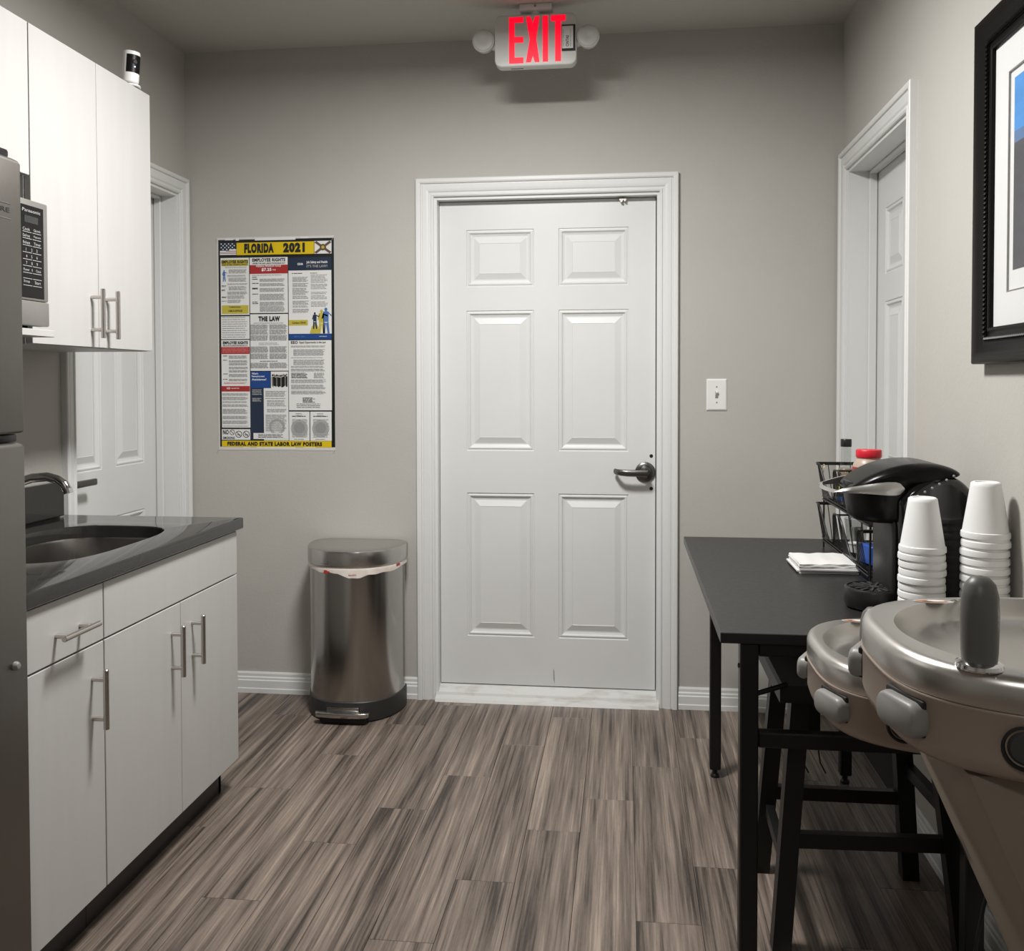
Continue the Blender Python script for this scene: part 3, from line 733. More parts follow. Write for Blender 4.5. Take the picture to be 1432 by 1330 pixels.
for x0 in (895, 1120):
    para(x0+40, V+815, x0+110, V+840, 16, 5, GREYINK); para(x0, V+842, x0+155, V+852, 12, 8, INK, .05); para(x0, V+878, x0+165, V+1070, 14, 6, GREYINK, .1); para(x0+20, V+1085, x0+130, V+1094, 9, 5, GREYINK)
for bb, m in tl.values(): stuff(bb.build('small_print', m, ps, smooth=False, recalc=False))
# printed workers (flat, simplified), and the black and white crowd photo
def figure(name, m, x, y0, y1, s=1, arm=0):
    h = y1-y0; bb = B(); c = pp(x, y0+h*.07, .0029)
    bb.face([c+Vector((h*.06*PU*cos(2*pi*i/12), 0, h*.07*PVS*sin(2*pi*i/12))) for i in range(12)])
    q = lambda pts: bb.face([pp(x+px*h, y0+py*h, .0029) for px, py in pts])
    q([(-.11, .16), (-.10, .55), (.10, .55), (.11, .16), (0, .13)])
    q([(-.10, .55), (-.12, 1), (-.04, 1), (0, .60)]); q([(0, .60), (.06, 1), (.14, 1), (.10, .55)])
    q([(.10, .17), (.12, .24), (.26+arm, .30-arm), (.27+arm, .24-arm)]); q([(-.10, .17), (-.17, .42), (-.12, .44), (-.08, .25)])
    bb.build(name, m, ps, smooth=False)
figure('printed_worker', NAVY, 1145, 885, 1060); figure('printed_worker', OLIVE, 1215, 858, 1108); figure('printed_worker', LBLUE, 1262, 838, 1108, arm=-.05); figure('printed_worker', LBLUE, 178, 430, 552)
bb = B(); bb.face([pp(1090, 1108, .0028), pp(1195, 1108, .0028), pp(1180, 1030, .0028), pp(1150, 1005, .0028), pp(1110, 1035, .0028)]); bb.build('printed_worker', OLIVE, ps, smooth=False)
bb = B(); bl = B()
for i in range(11):
    x = 690+15*i; y = V+405+rng.uniform(-6, 10)
    c = pp(x, y+8, .0029)
    (bl if i % 3 else bb).face([c+Vector((.0035*cos(a), 0, .0045*sin(a))) for a in [2*pi*q/10 for q in range(10)]])
    (bb if i % 3 else bl).face([pp(x-10, y+24, .0028), pp(x-9, V+545-rng.uniform(0, 30), .0028), pp(x+9, V+545-rng.uniform(0, 30), .0028), pp(x+10, y+24, .0028)])
bb.build('printed_crowd', INK, ps, smooth=False); bl.build('printed_crowd', mat('photo_brown', (.20, .18, .15), .6), ps, smooth=False)
for sx, sz in ((-.934, 1.912), (-.429, 1.912), (-.934, 1.028), (-.429, 1.028)):
    B().tube([(sx, -.002, sz), (sx-.004, -.002, sz-.008), (sx-.009, -.001, sz-.016)], .0009, 5).build('corner_tape', PALEINK, ps)

# ------------------------------------------------------------------ light switch
sw = thing('light_switch', 'small white toggle light switch plate on the wall right of the door', 'light switch', (1.127, 0, 1.256))
b = B(); zc, xc = 1.2565, 1.127
b.loft([[Vector((xc+s*a, -y, zc+t*c)) for s, t in ((-1, -1), (1, -1), (1, 1), (-1, 1))] for a, c, y in ((.0395, .0625, .0002), (.0395, .0625, .003), (.034, .057, .0062))], True, True)
b.build('plate', PLASW, sw, smooth=False)
B().box(xc-.0055, xc+.0055, -.0075, -.006, zc-.014, zc+.014, .0005, 1).build('slot', PLASG, sw, smooth=False)
B().prism([(xc-.004, -.006, zc-.004), (xc-.004, -.006, zc+.009), (xc-.004, -.017, zc+.016), (xc-.004, -.019, zc+.008)], (.008, 0, 0), .001, 1).build('toggle', PLASW, sw, smooth=False)
for z in (zc+.031, zc-.031): B().lathe([(.0005, .0015), (.0025, .0012), (.0032, 0)], M=Matrix.Translation((xc, -.0062, z)) @ Matrix.Rotation(pi/2, 4, 'X'), n=12, cap1=False).build('screw', PLASG, sw)

# ------------------------------------------------------------------ exit sign hanging from the ceiling
ex = thing('exit_sign', 'white EXIT sign with red letters and two emergency lamp heads under the ceiling', 'exit sign', (.44, -.30, 2.69))
yf = -.335; xc, zc = .440, 2.560; hw2, hh2 = .150, .0935
def rrect(hw, hh, r, n=6):
    p = []
    for cx_, cz_, a0 in ((hw-r, hh-r, 0), (-hw+r, hh-r, pi/2), (-hw+r, -hh+r, pi), (hw-r, -hh+r, 1.5*pi)):
        for i in range(n+1): a = a0+pi/2*i/n; p.append((cx_+r*cos(a), cz_+r*sin(a)))
    return p
rg = lambda d, y: [Vector((xc+x, y, zc+z)) for x, z in rrect(hw2-d, hh2-d, .026)]
B().loft([rg(.004, yf+.046), rg(0, yf+.044), rg(0, yf+.003), rg(.0015, yf+.0008), rg(.004, yf)]).build('housing', EXITW, ex, angle=40)
B().box(xc-.058, xc+.062, -.345, -.275, 2.667, 2.6899, .006).build('canopy', EXITW, ex)
B().cyl((xc, -.312, 2.65), (xc, -.312, 2.67), .018, n=16).build('stem', EXITW, ex)
B().lathe([(.0005, .001), (.004, .001), (.005, 0)], M=Matrix.Translation((xc, -.345, 2.680)) @ Matrix.Rotation(pi/2, 4, 'X'), n=12, cap1=False).build('screw', PLASG, ex)
U_ = .30/735
def L2(pts): return [Vector((xc+(x-707)*U_, yf-.0012, zc-(y-355)*U_*1.05)) for x, y in pts]
def letter(polys):
    bb = B()
    for p in polys: bb.prism(L2(p), (0, .0015, 0))
    bb.build('letter', EXITR, ex, smooth=False)
letter([[(470, 157), (600, 157), (600, 205), (520, 205), (520, 325), (600, 325), (600, 375), (520, 375), (520, 500), (600, 500), (600, 550), (470, 550)]])
letter([[(622, 157), (664, 157), (685, 215), (704, 157), (745, 157), (716, 350), (745, 545), (703, 545), (685, 490), (667, 545), (622, 545), (657, 350)]])
letter([[(773, 155), (822, 155), (822, 545), (773, 545)]])
letter([[(847, 155), (978, 155), (978, 205), (938, 205), (938, 545), (885, 545), (885, 205), (847, 205)]])
def erect(name, m, x0, y0, x1, y1, d):
    o_ = L2([(x0, y1), (x1, y1), (x1, y0), (x0, y0)])
    return B().face([p+Vector((0, -d, 0)) for p in o_]).build(name, m, ex, smooth=False)
erect('sticker', INK, 945, 240, 1066, 462, .0008); erect('sticker', POSTERW, 948, 252, 1046, 440, .0012)
o_ = L2([(1008, 425)])[0]+Vector((0, -.0016, 0)); text('CINTAS', ex, INK, o_, (0, 0, 1), (-1, 0, 0), width=.040, height=.011, bold=.03)
for x in (965, 1030):
    o_ = L2([(x, 425)])[0]+Vector((0, -.0016, 0)); text('FIRE PROTECTION' if x > 1000 else 'DATE TESTED', ex, GREYINK, o_, (0, 0, 1), (-1, 0, 0), width=.062, height=.005)
erect('test_label', DARK, 490, 592, 600, 598, .0002)
for sx, lab in ((-1, 0), (1, 0)):
    hx = xc+sx*.1925; hz = 2.566
    tilt = Matrix.Translation((hx, yf+.012, hz)) @ Matrix.Rotation(radians(90), 4, 'X') @ Matrix.Rotation(radians(0), 4, 'Y')
    hd = B().lathe([(.0005, -.045), (.024, -.045), (.036, -.025), (.041, 0), (.041, .010), (.038, .013), (.034, .013)], M=tilt, cap1=False, n=32).build('lamp_head', EXITW, ex)
    B().lathe([(.0385, .0125), (.036, .0165), (.028, .0185), (.014, .0175), (.006, .0155), (.0005, .015)], M=tilt, n=32, cap0=False).build('lens', LENS, hd)
    B().cyl((hx-sx*.03, yf+.030, hz-.012), (xc+sx*.147, yf+.028, hz-.018), .014, n=14).build('lamp_arm', EXITW, ex)

# ------------------------------------------------------------------ picture on the right wall
pf = thing('picture_frame', 'black moulded picture frame with white mat hanging on the right wall', 'picture', (1.56, -1.77, 1.34))
FY0, FY1, FZ0, FZ1 = -2.06, -1.480, 1.347, 2.134
XW = XR-.001
def fring(d, h): return [Vector((XW-h, y, z)) for y, z in ((FY1-d, FZ0+d), (FY0+d, FZ0+d), (FY0+d, FZ1-d), (FY1-d, FZ1-d))]
prof = [(0, 0), (0, .026), (.003, .030), (.012, .031), (.020, .030), (.028, .026), (.040, .019), (.050, .017), (.0505, .020), (.062, .020), (.0625, .016), (.070, .016), (.074, .021), (.079, .021), (.082, .017), (.082, .004)]
FRB = bump(mat('frame_black', (.005, .0045, .004), .36, spec=.16), 30, .05, .001)
B().loft([fring(d, h) for d, h in prof], False, False).build('moulding', FRB, pf, smooth=True, angle=60)
# rope beads along the inner step
bd = B(); n_ = 62
def bead(p, a):
    a = Vector(a); o2 = Vector((-1, 0, 0)); c = a.cross(o2)
    bd.loft([[p+a*(.0058*sx)+(o2*cos(t)*r+c*sin(t)*r)+a*(.0)+c*(sx*.002) for t in [2*pi*q/6 for q in range(6)]] for sx, r in ((-.8, .0022), (0, .0052), (.8, .0022))])
zz = FZ0+.06
while zz < FZ1-.06:
    bead(Vector((XW-.0205, FY1-.056, zz)), (0, 0, 1)); bead(Vector((XW-.0205, FY0+.056, zz)), (0, 0, 1)); zz += .0105
yy = FY0+.066
while yy < FY1-.062:
    bead(Vector((XW-.0205, yy, FZ0+.056)), (0, 1, 0)); bead(Vector((XW-.0205, yy, FZ1-.056)), (0, 1, 0)); yy += .0105
stuff(bd.build('bead', FRB, pf))
MAT_ = mat('mat_board', (.66, .66, .65), .7)
def mring(d, h): return [Vector((XW-h, y, z)) for y, z in ((FY1-d, FZ0+d), (FY0+d, FZ0+d), (FY0+d, FZ1-d), (FY1-d, FZ1-d))]
B().loft([mring(.080, .010), mring(.155, .010), mring(.158, .006)], False, False).build('mat', MAT_, pf, smooth=False)
B().loft([mring(.1545, .0103), mring(.1575, .0103)], False, False).build('mat_line', mat('mat_bevel', (.20, .19, .175), .6), pf, smooth=False)
B().face(mring(.1575, .0062)).build('print_paper', MAT_, pf, smooth=False)
pz0, pz1 = FZ0+.20, FZ1-.175
for nm, c, a, e in (('print_sky', s2l((80, 145, 210)), .72, 1), ('print_haze', s2l((96, 122, 160)), .66, .72), ('print_sea', s2l((84, 84, 88)), .0, .66)):
    za, zb3 = pz0+(pz1-pz0)*a, pz0+(pz1-pz0)*e; x = XW-.0066
    B().face([(x, FY1-.178, za), (x, FY0+.178, za), (x, FY0+.178, zb3), (x, FY1-.178, zb3)]).build(nm, mottle(mat(nm, c, .5), c, tuple(v*.85 for v in c), 6, (1, .6, 4)), pf, smooth=False)
B().face([(XW-.0145, FY1-.082, FZ0+.082), (XW-.0145, FY1-.082, FZ1-.082), (XW-.0145, FY0+.082, FZ1-.082), (XW-.0145, FY0+.082, FZ0+.082)]).build('glazing', PANE, pf, smooth=False, recalc=False)

# ------------------------------------------------------------------ black table
TX0, TX1, TY0, TY1, TZ = .976, 1.588, -1.712, -.398, .755
tb = thing('table', 'narrow black table with steel tube legs along the right wall', 'table', ((TX0+TX1)/2, (TY0+TY1)/2, 0))
B().box(TX0, TX1, TY0, TY1, TZ-.024, TZ, .0015, 1).build('tabletop', TABTOP, tb, smooth=False)
TT = TZ-.0245
legs = [(1.020, -1.704, .040), (1.498, -1.704, .040), (1.046, -.675, .036), (1.462, -.675, .036)]
for x, y, w_ in legs:
    lg = B().box(x, x+w_, y, y+w_, .028, TT, .003, 1).build('leg', TABLEG, tb, smooth=False)
    B().lathe([(.0005, 0), (.014, 0), (.015, .006), (.012, .012), (.009, .014), (.009, .029)], (x+w_/2, y+w_/2, 0), n=16).build('foot', PLASB, lg)
B().box(1.06, 1.498, -1.700, -1.668, .497, .531, .003, 1).build('crossbar', TABLEG, tb, smooth=False)
B().box(1.082, 1.462, -.670, -.644, .497, .531, .003, 1).build('crossbar', TABLEG, tb, smooth=False)
B().box(1.06, 1.498, -1.700, -1.672, TT-.030, TT, .003, 1).build('end_rail', TABLEG, tb, smooth=False)
B().box(1.082, 1.462, -.672, -.645, TT-.030, TT, .003, 1).build('end_rail', TABLEG, tb, smooth=False)
for x in (1.026, 1.528): B().box(x, x+.022, -1.664, -.68, TT-.03, TT, .003, 1).build('side_rail', TABLEG, tb, smooth=False)
B().tube([(1.056, -1.690, .615), (1.085, -1.672, .618), (1.13, -1.640, .622)], .006, 8).build('latch_rod', TABLEG, tb)
B().lathe([(.0005, .004), (.005, .003), (.006, 0)], M=Matrix.Translation((1.020, -1.684, .675)) @ Matrix.Rotation(-pi/2, 4, 'Y'), n=12, cap1=False).build('bolt_head', TABLEG, tb)

# ------------------------------------------------------------------ stool under the table
st = thing('stool', 'black wooden bar stool pushed under the table', 'stool', (1.32, -1.43, 0))
SZ = .615
def splay_leg(xt, yt, xb, yb2, w_=.042):
    h = w_/2; r0 = [(xb+sx*h, yb2+sy*h, 0) for sx, sy in ((-1, -1), (1, -1), (1, 1), (-1, 1))]
    r1 = [(xt+sx*h, yt+sy*h, SZ-.042) for sx, sy in ((-1, -1), (1, -1), (1, 1), (-1, 1))]
    B().loft([r0, r1]).build('leg', BLACKW, st, smooth=False)
for xt, yt, xb, yb2 in ((1.170, -1.575, 1.124, -1.612), (1.470, -1.575, 1.535, -1.595), (1.172, -1.285, 1.128, -1.255), (1.468, -1.285, 1.512, -1.250)): splay_leg(xt, yt, xb, yb2)
# saddle seat
rings = []
for i in range(13):
    y = -1.625+.395*i/12; t = (i-6)/6; dip = .010*(1-t*t)
    rings.append([Vector((1.118, y, SZ-.040)), Vector((1.118, y, SZ-.006)), Vector((1.125, y, SZ)), Vector((1.22, y, SZ-dip)), Vector((1.32, y, SZ-dip-.004)), Vector((1.42, y, SZ-dip)), Vector((1.523, y, SZ)), Vector((1.530, y, SZ-.006)), Vector((1.530, y, SZ-.040))])
B().loft(rings).build('seat', BLACKW, st, angle=30)
sb = B()
for i in range(30): sb.box(1.16+.012*i, 1.166+.012*i, -1.236, -1.2305, SZ-.012, SZ+.002)
sb.build('seat_stitching', PALEINK, st, smooth=False); 
def rail(a, c, w_, h): 
    a, c = Vector(a), Vector(c); d = (c-a).normalized(); s = Vector((-d.y, d.x, 0)).normalized()*w_/2; z = Vector((0, 0, h/2))
    B().loft([[p-s-z, p+s-z, p+s+z, p-s+z] for p in (a, c)]).build('stretcher', BLACKW, st, smooth=False)
rail((1.153, -1.602, .252), (1.513, -1.587, .252), .022, .034)
rail((1.148, -1.265, .218), (1.498, -1.262, .218), .022, .034)
rail((1.142, -1.586, .175), (1.148, -1.278, .175), .022, .030)
rail((1.520, -1.570, .30), (1.500, -1.278, .30), .022, .030)

# cord behind the near table leg, and the power strip hanging at the back
cd = tag(B().tube([(1.590, -1.60, .30), (1.57, -1.66, .29), (1.545, -1.73, .265), (1.520, -1.748, .20), (1.505, -1.750, .12), (1.500, -1.748, .05), (1.508, -1.72, .006), (1.54, -1.62, .005), (1.585, -1.50, .005)], .004, 8).build('electric_cable', PLASB), 'thin black power cord looping down to the floor by the right table leg', 'cord')
pst = thing('power_adapter', 'black adapter box hanging under the far end of the table with two cords', 'adapter', (1.42, -.56, .35))
B().box(1.352, 1.418, -.58, -.54, .125, .52, .004).build('case', PLASB, pst, smooth=False)
for x in (1.356, 1.412):
    B().cyl((x, -.56, .105), (x, -.56, .127), .009, n=12).build('plug', PLASB, pst)
    B().tube([(x, -.56, .11), (x+.002, -.565, .07), (x+.006, -.575, .03), (x+.02, -.60, .004)], .0028, 6).build('cord', PLASB, pst)
B().box(1.375, 1.395, -.575, -.545, .52, TT-.0005, .002, 1).build('hanger', PLASB, pst, smooth=False)

# ------------------------------------------------------------------ things on the table
# napkins
lab = 'folded white paper napkin in the pile on the black table'
for i in range(6):
    rngn = random.Random(20+i); z0 = TZ+.0006+.0052*i; n = 14; h = .0038
    gx = lambda u: 1.262+.165*u; gy = lambda v: -1.035+.185*v
    ox, oy = rngn.uniform(-.004, .004)+(.004 if i == 5 else 0), rngn.uniform(-.005, .005)
    top, bot = [], []
    bm_ = B()
    def wv(u, v): return (.0011*sin(9*u+i)*sin(7*v+2*i)+.0009*sin(21*u+i*2))*(.15+.85*min(1, i/3)) - .0022*max(0, (abs(v-.5)-.42)/.08)*(.3 if i < 3 else 1)
    G = [[(bm_.bm.verts.new((gx(u/n)+ox+.0035*(v/n)*(1 if i > 3 else 0), gy(v/n)+oy+.003*sin(3*u/n+i), z0+h+(wv(u/n, v/n) if i > 2 else 0))), bm_.bm.verts.new((gx(u/n)+ox, gy(v/n)+oy+.003*sin(3*u/n+i), z0+(wv(u/n, v/n)*.8 if i > 3 else 0)))) for v in range(n+1)] for u in range(n+1)]
    for u in range(n):
        for v in range(n):
            bm_.bm.faces.new((G[u][v][0], G[u+1][v][0], G[u+1][v+1][0], G[u][v+1][0]))
            bm_.bm.faces.new((G[u][v][1], G[u][v+1][1], G[u+1][v+1][1], G[u+1][v][1]))
    for u in range(n):
        for v in (0, n): bm_.bm.faces.new((G[u][v][0], G[u+1][v][0], G[u+1][v][1], G[u][v][1]))
    for v in range(n):
        for u in (0, n): bm_.bm.faces.new((G[u][v][0], G[u][v+1][0], G[u][v+1][1], G[u][v][1]))
    o = bm_.build('paper_napkin', PAPER, angle=50)
    tag(o, 'topmost folded white paper napkin, slightly crumpled, on the pile on the black table' if i == 5 else ('bottom','fifth','fourth','third','second','top')[i]+' folded white napkin, counted from the top of the pile on the table', 'napkin', 'pile of white napkins')

ORD = ['top', 'second', 'third', 'fourth', 'fifth', 'sixth', 'seventh', 'eighth', 'ninth', 'tenth', 'eleventh', 'twelfth']
# foam cups: upside down, nested
def cup_bm(r_lip, r_base, h):
    return B().lathe([(r_lip, 0), (r_lip+.0022, .001), (r_lip+.0026, .006), (r_lip+.0018, .013), (r_lip-.0008, .0142), (r_base+.003, h-.010), (r_base+.002, h-.003), (r_base-.002, h), (r_base-.006, h-.0005), (r_base-.007, h-.003), (.0005, h-.003)], n=40, cap0=False)
def cup_stack(x, y, z0, n, step, r_lip, r_base, h, where, grp):
    me = None
    for i in range(n):
        if me is None:
            o = cup_bm(r_lip, r_base, h).build('foam_cup', FOAM, angle=50); me = o
        else:
            o = me.copy(); COL.objects.link(o)
        jr = random.Random(int(x*1000)+i)
        o.location = (x+jr.uniform(-.0012, .0012), y+jr.uniform(-.0012, .0012), z0+i*step)
        tag(o, f'topmost upside-down white foam cup of the {where}' if i == n-1 else f'{ORD[n-1-i]} white foam cup from the top of the {where}', 'cup', grp)
h_c = .122
n1 = 11; st1 = (1.048-TZ-.0006-h_c)/(n1-1)
cup_stack(1.428, -1.615, TZ+.0006, n1, st1, .0475, .0285, h_c, 'stack before the coffee maker', 'left stack of foam cups')
n2 = 12; st2 = (1.088-TZ-.0006-h_c)/(n2-1)
cup_stack(1.548, -1.655, TZ+.0006, n2, st2, .0475, .0285, h_c, 'taller stack by the right wall', 'right stack of foam cups')

# coffee maker
km = thing('coffee_maker', 'glossy black pod coffee maker with silver handle on the table', 'coffee maker', (1.45, -1.40, TZ))
KY0, KY1 = -1.520, -1.285; KC = (KY0+KY1)/2
def kslab(outline, y0, y1, R, n=9, pivot=None):
    """side outline (x,z) swept across, rounded towards both flanks"""
    cx_ = sum(p[0] for p in outline)/len(outline); cz_ = sum(p[1] for p in outline)/len(outline)
    if pivot: cx_, cz_ = pivot
    hw_ = (y1-y0)/2; mid = (y0+y1)/2; rings = []
    ts = [-1+2*i/(2*n) for i in range(2*n+1)]
    ts = sorted(set([-1, 1]+[s_*(1-(R/hw_)*(1-sin(q*pi/2/n))) for s_ in (-1, 1) for q in range(n+1)]))
    for t in ts:
        e = max(0, (abs(t)-(1-R/hw_))/(R/hw_)); ins = R*(1-sqrt(max(0, 1-e*e)))
        r_ = []
        for x, z in outline:
            dx, dz = x-cx_, z-cz_; L_ = hypot(dx, dz) or 1
            k_ = max(.05, (L_-ins)/L_); r_.append(Vector((cx_+dx*k_, mid+hw_*t, max(cz_+dz*k_, TZ+.0008))))
        rings.append(r_)
    return rings
def smooth_poly(pts, it=2):
    for _ in range(it):
        q = []
        for i in range(len(pts)):
            a, c = pts[i], pts[(i+1) % len(pts)]
            q += [(a[0]*.75+c[0]*.25, a[1]*.75+c[1]*.25), (a[0]*.25+c[0]*.75, a[1]*.25+c[1]*.75)]
        pts = q
    return pts
body = smooth_poly([(1.408, .7560), (1.408, .7560), (1.410, .90), (1.404, 1.015), (1.404, 1.030), (1.44, 1.072), (1.50, 1.090), (1.545, 1.080), (1.580, 1.040), (1.590, .98), (1.588, .80), (1.586, .7560), (1.586, .7560)])
B().loft(kslab(body, KY0, KY1, .022)).build('housing', GLOSSB, km, angle=50)
lidp = smooth_poly([(1.312, 1.036), (1.306, 1.050), (1.318, 1.064), (1.355, 1.088), (1.40, 1.106), (1.45, 1.115), (1.50, 1.113), (1.54, 1.100), (1.555, 1.084), (1.50, 1.075), (1.43, 1.050), (1.40, 1.030)])
def taper(v):
    k_ = 1-.30*max(0, min(1, (1.42-v.x)/.115))**2
    return Vector((v.x, KC+(v.y-KC)*k_, v.z))
B().loft([[taper(v) for v in r] for r in kslab(lidp, KY0+.004, KY1-.004, .030)]).build('lid', mat('lid_black', (.005, .005, .005), .25, spec=.18), km, angle=50)
# brew head: round nosed
def nose(z, s, xr=1.42):
    n = 26; p = []
    for i in range(n+1):
        a = pi/2+pi*i/n; p.append((1.392+.088*s*cos(a)*1.0, KC+.106*s*sin(a)))
    p += [(xr, KC-.106*s), (xr, KC+.106*s)]
    return [Vector((x, y, z)) for x, y in p]
B().loft([nose(.968, .70), nose(.971, .80), nose(.985, .88), nose(1.02, .95), nose(1.045, .985), nose(1.062, .97)]).build('brew_head', mat('head_black', (.006, .006, .006), .3, spec=.3), km, angle=50)
# silver handle: U-shaped blade
SIL = mat('silver_plastic', (.50, .49, .47), .3, .7)
def blade(sy):
    rings = []
    y_ = KC+sy*.118
    for i in range(17):
        t = i/16; x = 1.262+t*(1.414-1.262)
        hh = .002+.0135*min(1, t/.75)**.8
        if t > .86: hh *= sqrt(max(.02, 1-((t-.86)/.14)**2*.97))
        zc_ = 1.044+.012*t+.004*sin(pi*t); yy = KC+sy*(.086+.032*sin(min(1, t*1.15)*pi/2))
        rings.append([Vector((x, yy+sy*.006, zc_-hh)), Vector((x, yy+sy*.010, zc_)), Vector((x, yy+sy*.006, zc_+hh)), Vector((x, yy, zc_+hh*.9)), Vector((x, yy, zc_-hh*.9))])
    return rings
hb = B(); hb.loft(blade(-1)); hb.loft(blade(1))
fr_ = []
for i in range(15):
    a = -1+2*i/14; y_ = KC+a*.088; x = 1.264-.012*(1-a*a)
    fr_.append([Vector((x, y_, 1.041)), Vector((x+.006, y_, 1.040)), Vector((x+.008, y_, 1.048)), Vector((x+.002, y_, 1.049))])
hb.loft(fr_); hb.build('handle', SIL, km, angle=50)
B().box(1.396, 1.41, KC-.09, KC+.09, .79, .975, .008).build('inner_column', mat('column_grey', (.022, .021, .020), .4), km)
dt = B().lathe([(.0005, 0), (.060, 0), (.067, .004), (.070, .012), (.0705, .046), (.068, .050), (.064, .051), (.062, .048), (.0005, .048)], (1.372, KC-.03, TZ+.0008), n=44).build('drip_tray', PLASB, km)
gb = B(); c0 = Vector((1.372, KC-.03, TZ+.0498))
for i in range(16):
    a = 2*pi*i/16; r0, r1 = (.014, .052) if i % 2 else (.026, .058)
    d = Vector((cos(a), sin(a), 0)); s = Vector((-sin(a), cos(a), 0))
    gb.prism([c0+d*r0-s*.0022, c0+d*r1-s*.0038, c0+d*r1+s*.0038, c0+d*r0+s*.0022], (0, 0, .0022))
gb.lathe([(.0005, 0), (.011, 0), (.011, .0026), (.0005, .0026)], tuple(c0), n=16)
gb.build('drip_grille', mat('grille_grey', (.05, .049, .047), .35), dt, smooth=False)
bt = B()
for i in range(7):
    x = 1.43+.016*i; z = 1.030+.0095*i; bt.lathe([(.0005, .0012), (.002, .001), (.003, 0)], M=Matrix.Translation((x, KY0-.0002, z)) @ Matrix.Rotation(pi/2, 4, 'X'), n=10, cap1=False)
bt.build('button', PALEINK, km)

# two-tier wire basket
rk = thing('wire_rack', 'two-tier black wire basket rack on the table behind the coffee maker', 'rack', (1.51, -.86, TZ))
RX0, RXF, RXB = 1.424, 1.404, 1.583
ya_, yb_, ym = -1.165, -.560, -.862
def basket(y0, y1, z0, z1):
    w = B(); wr = .0015; N = 22
    def rimz(t): return z1-(z1-z0-.022)*math.exp(-((t-.5)/.27)**4)
    def fx_(z): return RX0+(RXF-RX0)*(z-z0)/(z1-z0)
    rim = [(fx_(rimz(i/24)), y0+(y1-y0)*i/24, rimz(i/24)) for i in range(25)]
    w.tube(rim, .0028, 6)
    w.tube([rim[0], (RXB, y0, z1)], .0028, 6); w.tube([rim[-1], (RXB, y1, z1)], .0028, 6); w.tube([(RXB, y0, z1), (RXB, y1, z1)], .0028, 6)
    w.tube([(RX0, y0, z0), (RX0, y1, z0), (RXB, y1, z0), (RXB, y0, z0), (RX0, y0, z0)], .0026, 6)
    for i in range(1, N):
        t = i/N; y = y0+(y1-y0)*t
        w.tube([(RXB, y, z0), (RX0, y, z0), (fx_(rimz(t)), y, rimz(t))], wr, 5)
        if i % 3 == 0: w.tube([(RXB, y, z0), (RXB, y, z1)], wr, 5)
    for k_ in range(1, 6):
        x = RX0+(RXB-RX0)*k_/6; w.tube([(x, y0, z0), (x, y1, z0)], wr, 5)
    for yy in (y0, y1):
        for k_ in range(1, 5):
            q = k_/5; w.tube([(RX0+(RXB-RX0)*q, yy, z0), (RXF+(RXB-RXF)*q, yy, z1)], wr, 5)
    zz = z0+(rimz(.5)-z0)*.5
    w.tube([(fx_(zz), y0, zz), (fx_(zz), y1, zz)], wr, 5)
    w.build('basket', WIRE, rk)
for z0, z1 in ((TZ+.022, TZ+.148), (TZ+.160, TZ+.282)):
    basket(ya_, ym-.003, z0, z1); basket(ym+.003, yb_, z0, z1)
for y in (ya_, yb_):
    B().box(RXF-.001, RXB, y-.0045, y+.0045, TZ+.274, TZ+.284, .001, 1).build('end_bar', WIRE, rk, smooth=False)
    B().box(RXF+.004, RXB, y-.0045, y+.0045, TZ+.141, TZ+.150, .001, 1).build('end_bar', WIRE, rk, smooth=False)
    for x in (RX0+.004, RXB-.003): B().cyl((x, y, TZ+.0004), (x, y, TZ+.165), .003, n=8).build('post', WIRE, rk)
rt = tag(B().tube([(1.418+.004*sin(a), -.585+.012*cos(a), 1.012+.021*sin(a)) for a in [2*pi*i/20 for i in range(20)]], .0016, 6, closed=True).build('ring_tag', mat('amber_plastic', (.50, .36, .25), .3)), 'small amber plastic ring clipped on the upper wire basket edge', 'ring')

# bottle
bz = TZ+.1635
bo = thing('syrup_bottle', 'clear bottle with black cap, brown liquid and blue label in the upper wire basket', 'bottle', (1.458, -.74, bz))
bc = (1.458, -.74, bz)
B().lathe([(.0005, .0), (.024, 0), (.027, .004), (.0275, .095), (.026, .108), (.020, .120), (.0165, .128), (.0155, .142), (.015, .186), (.0005, .186)], bc, n=28).build('glass', CLEAR, bo)
B().lathe([(.0005, .003), (.024, .003), (.0262, .007), (.0267, .095), (.0252, .107), (.0205, .116), (.0005, .116)], bc, n=28).build('liquid', mat('brown_liquid', s2l((150, 128, 108)), .3), bo)
B().lathe([(.0005, .184), (.0165, .184), (.0168, .188), (.0168, .206), (.0155, .208), (.0005, .208)], bc, n=24).build('cap', PLASB, bo)
def wrap(parent, name, m, c, r, a0, a1, z0, z1, n=14):
    rr_ = [[Vector((c[0]+r*cos(a), c[1]+r*sin(a), c[2]+z)) for z in (z0, z1)] for a in [radians(a0+(a1-a0)*i/n) for i in range(n+1)]]
    return B().loft(rr_, False, False, closed=False).build(name, m, parent)
wrap(bo, 'label', mat('label_blue', s2l((32, 70, 140)), .4), bc, .0279, -190, 60, .012, .088)
wrap(bo, 'label_panel', INK, bc, .0281, -200, -112, .030, .086); wrap(bo, 'label_panel', LBLUE, bc, .0282, -190, -120, .014, .027)
wrap(bo, 'label_motif', OLIVE, bc, .0283, -165, -143, .042, .060, 4)
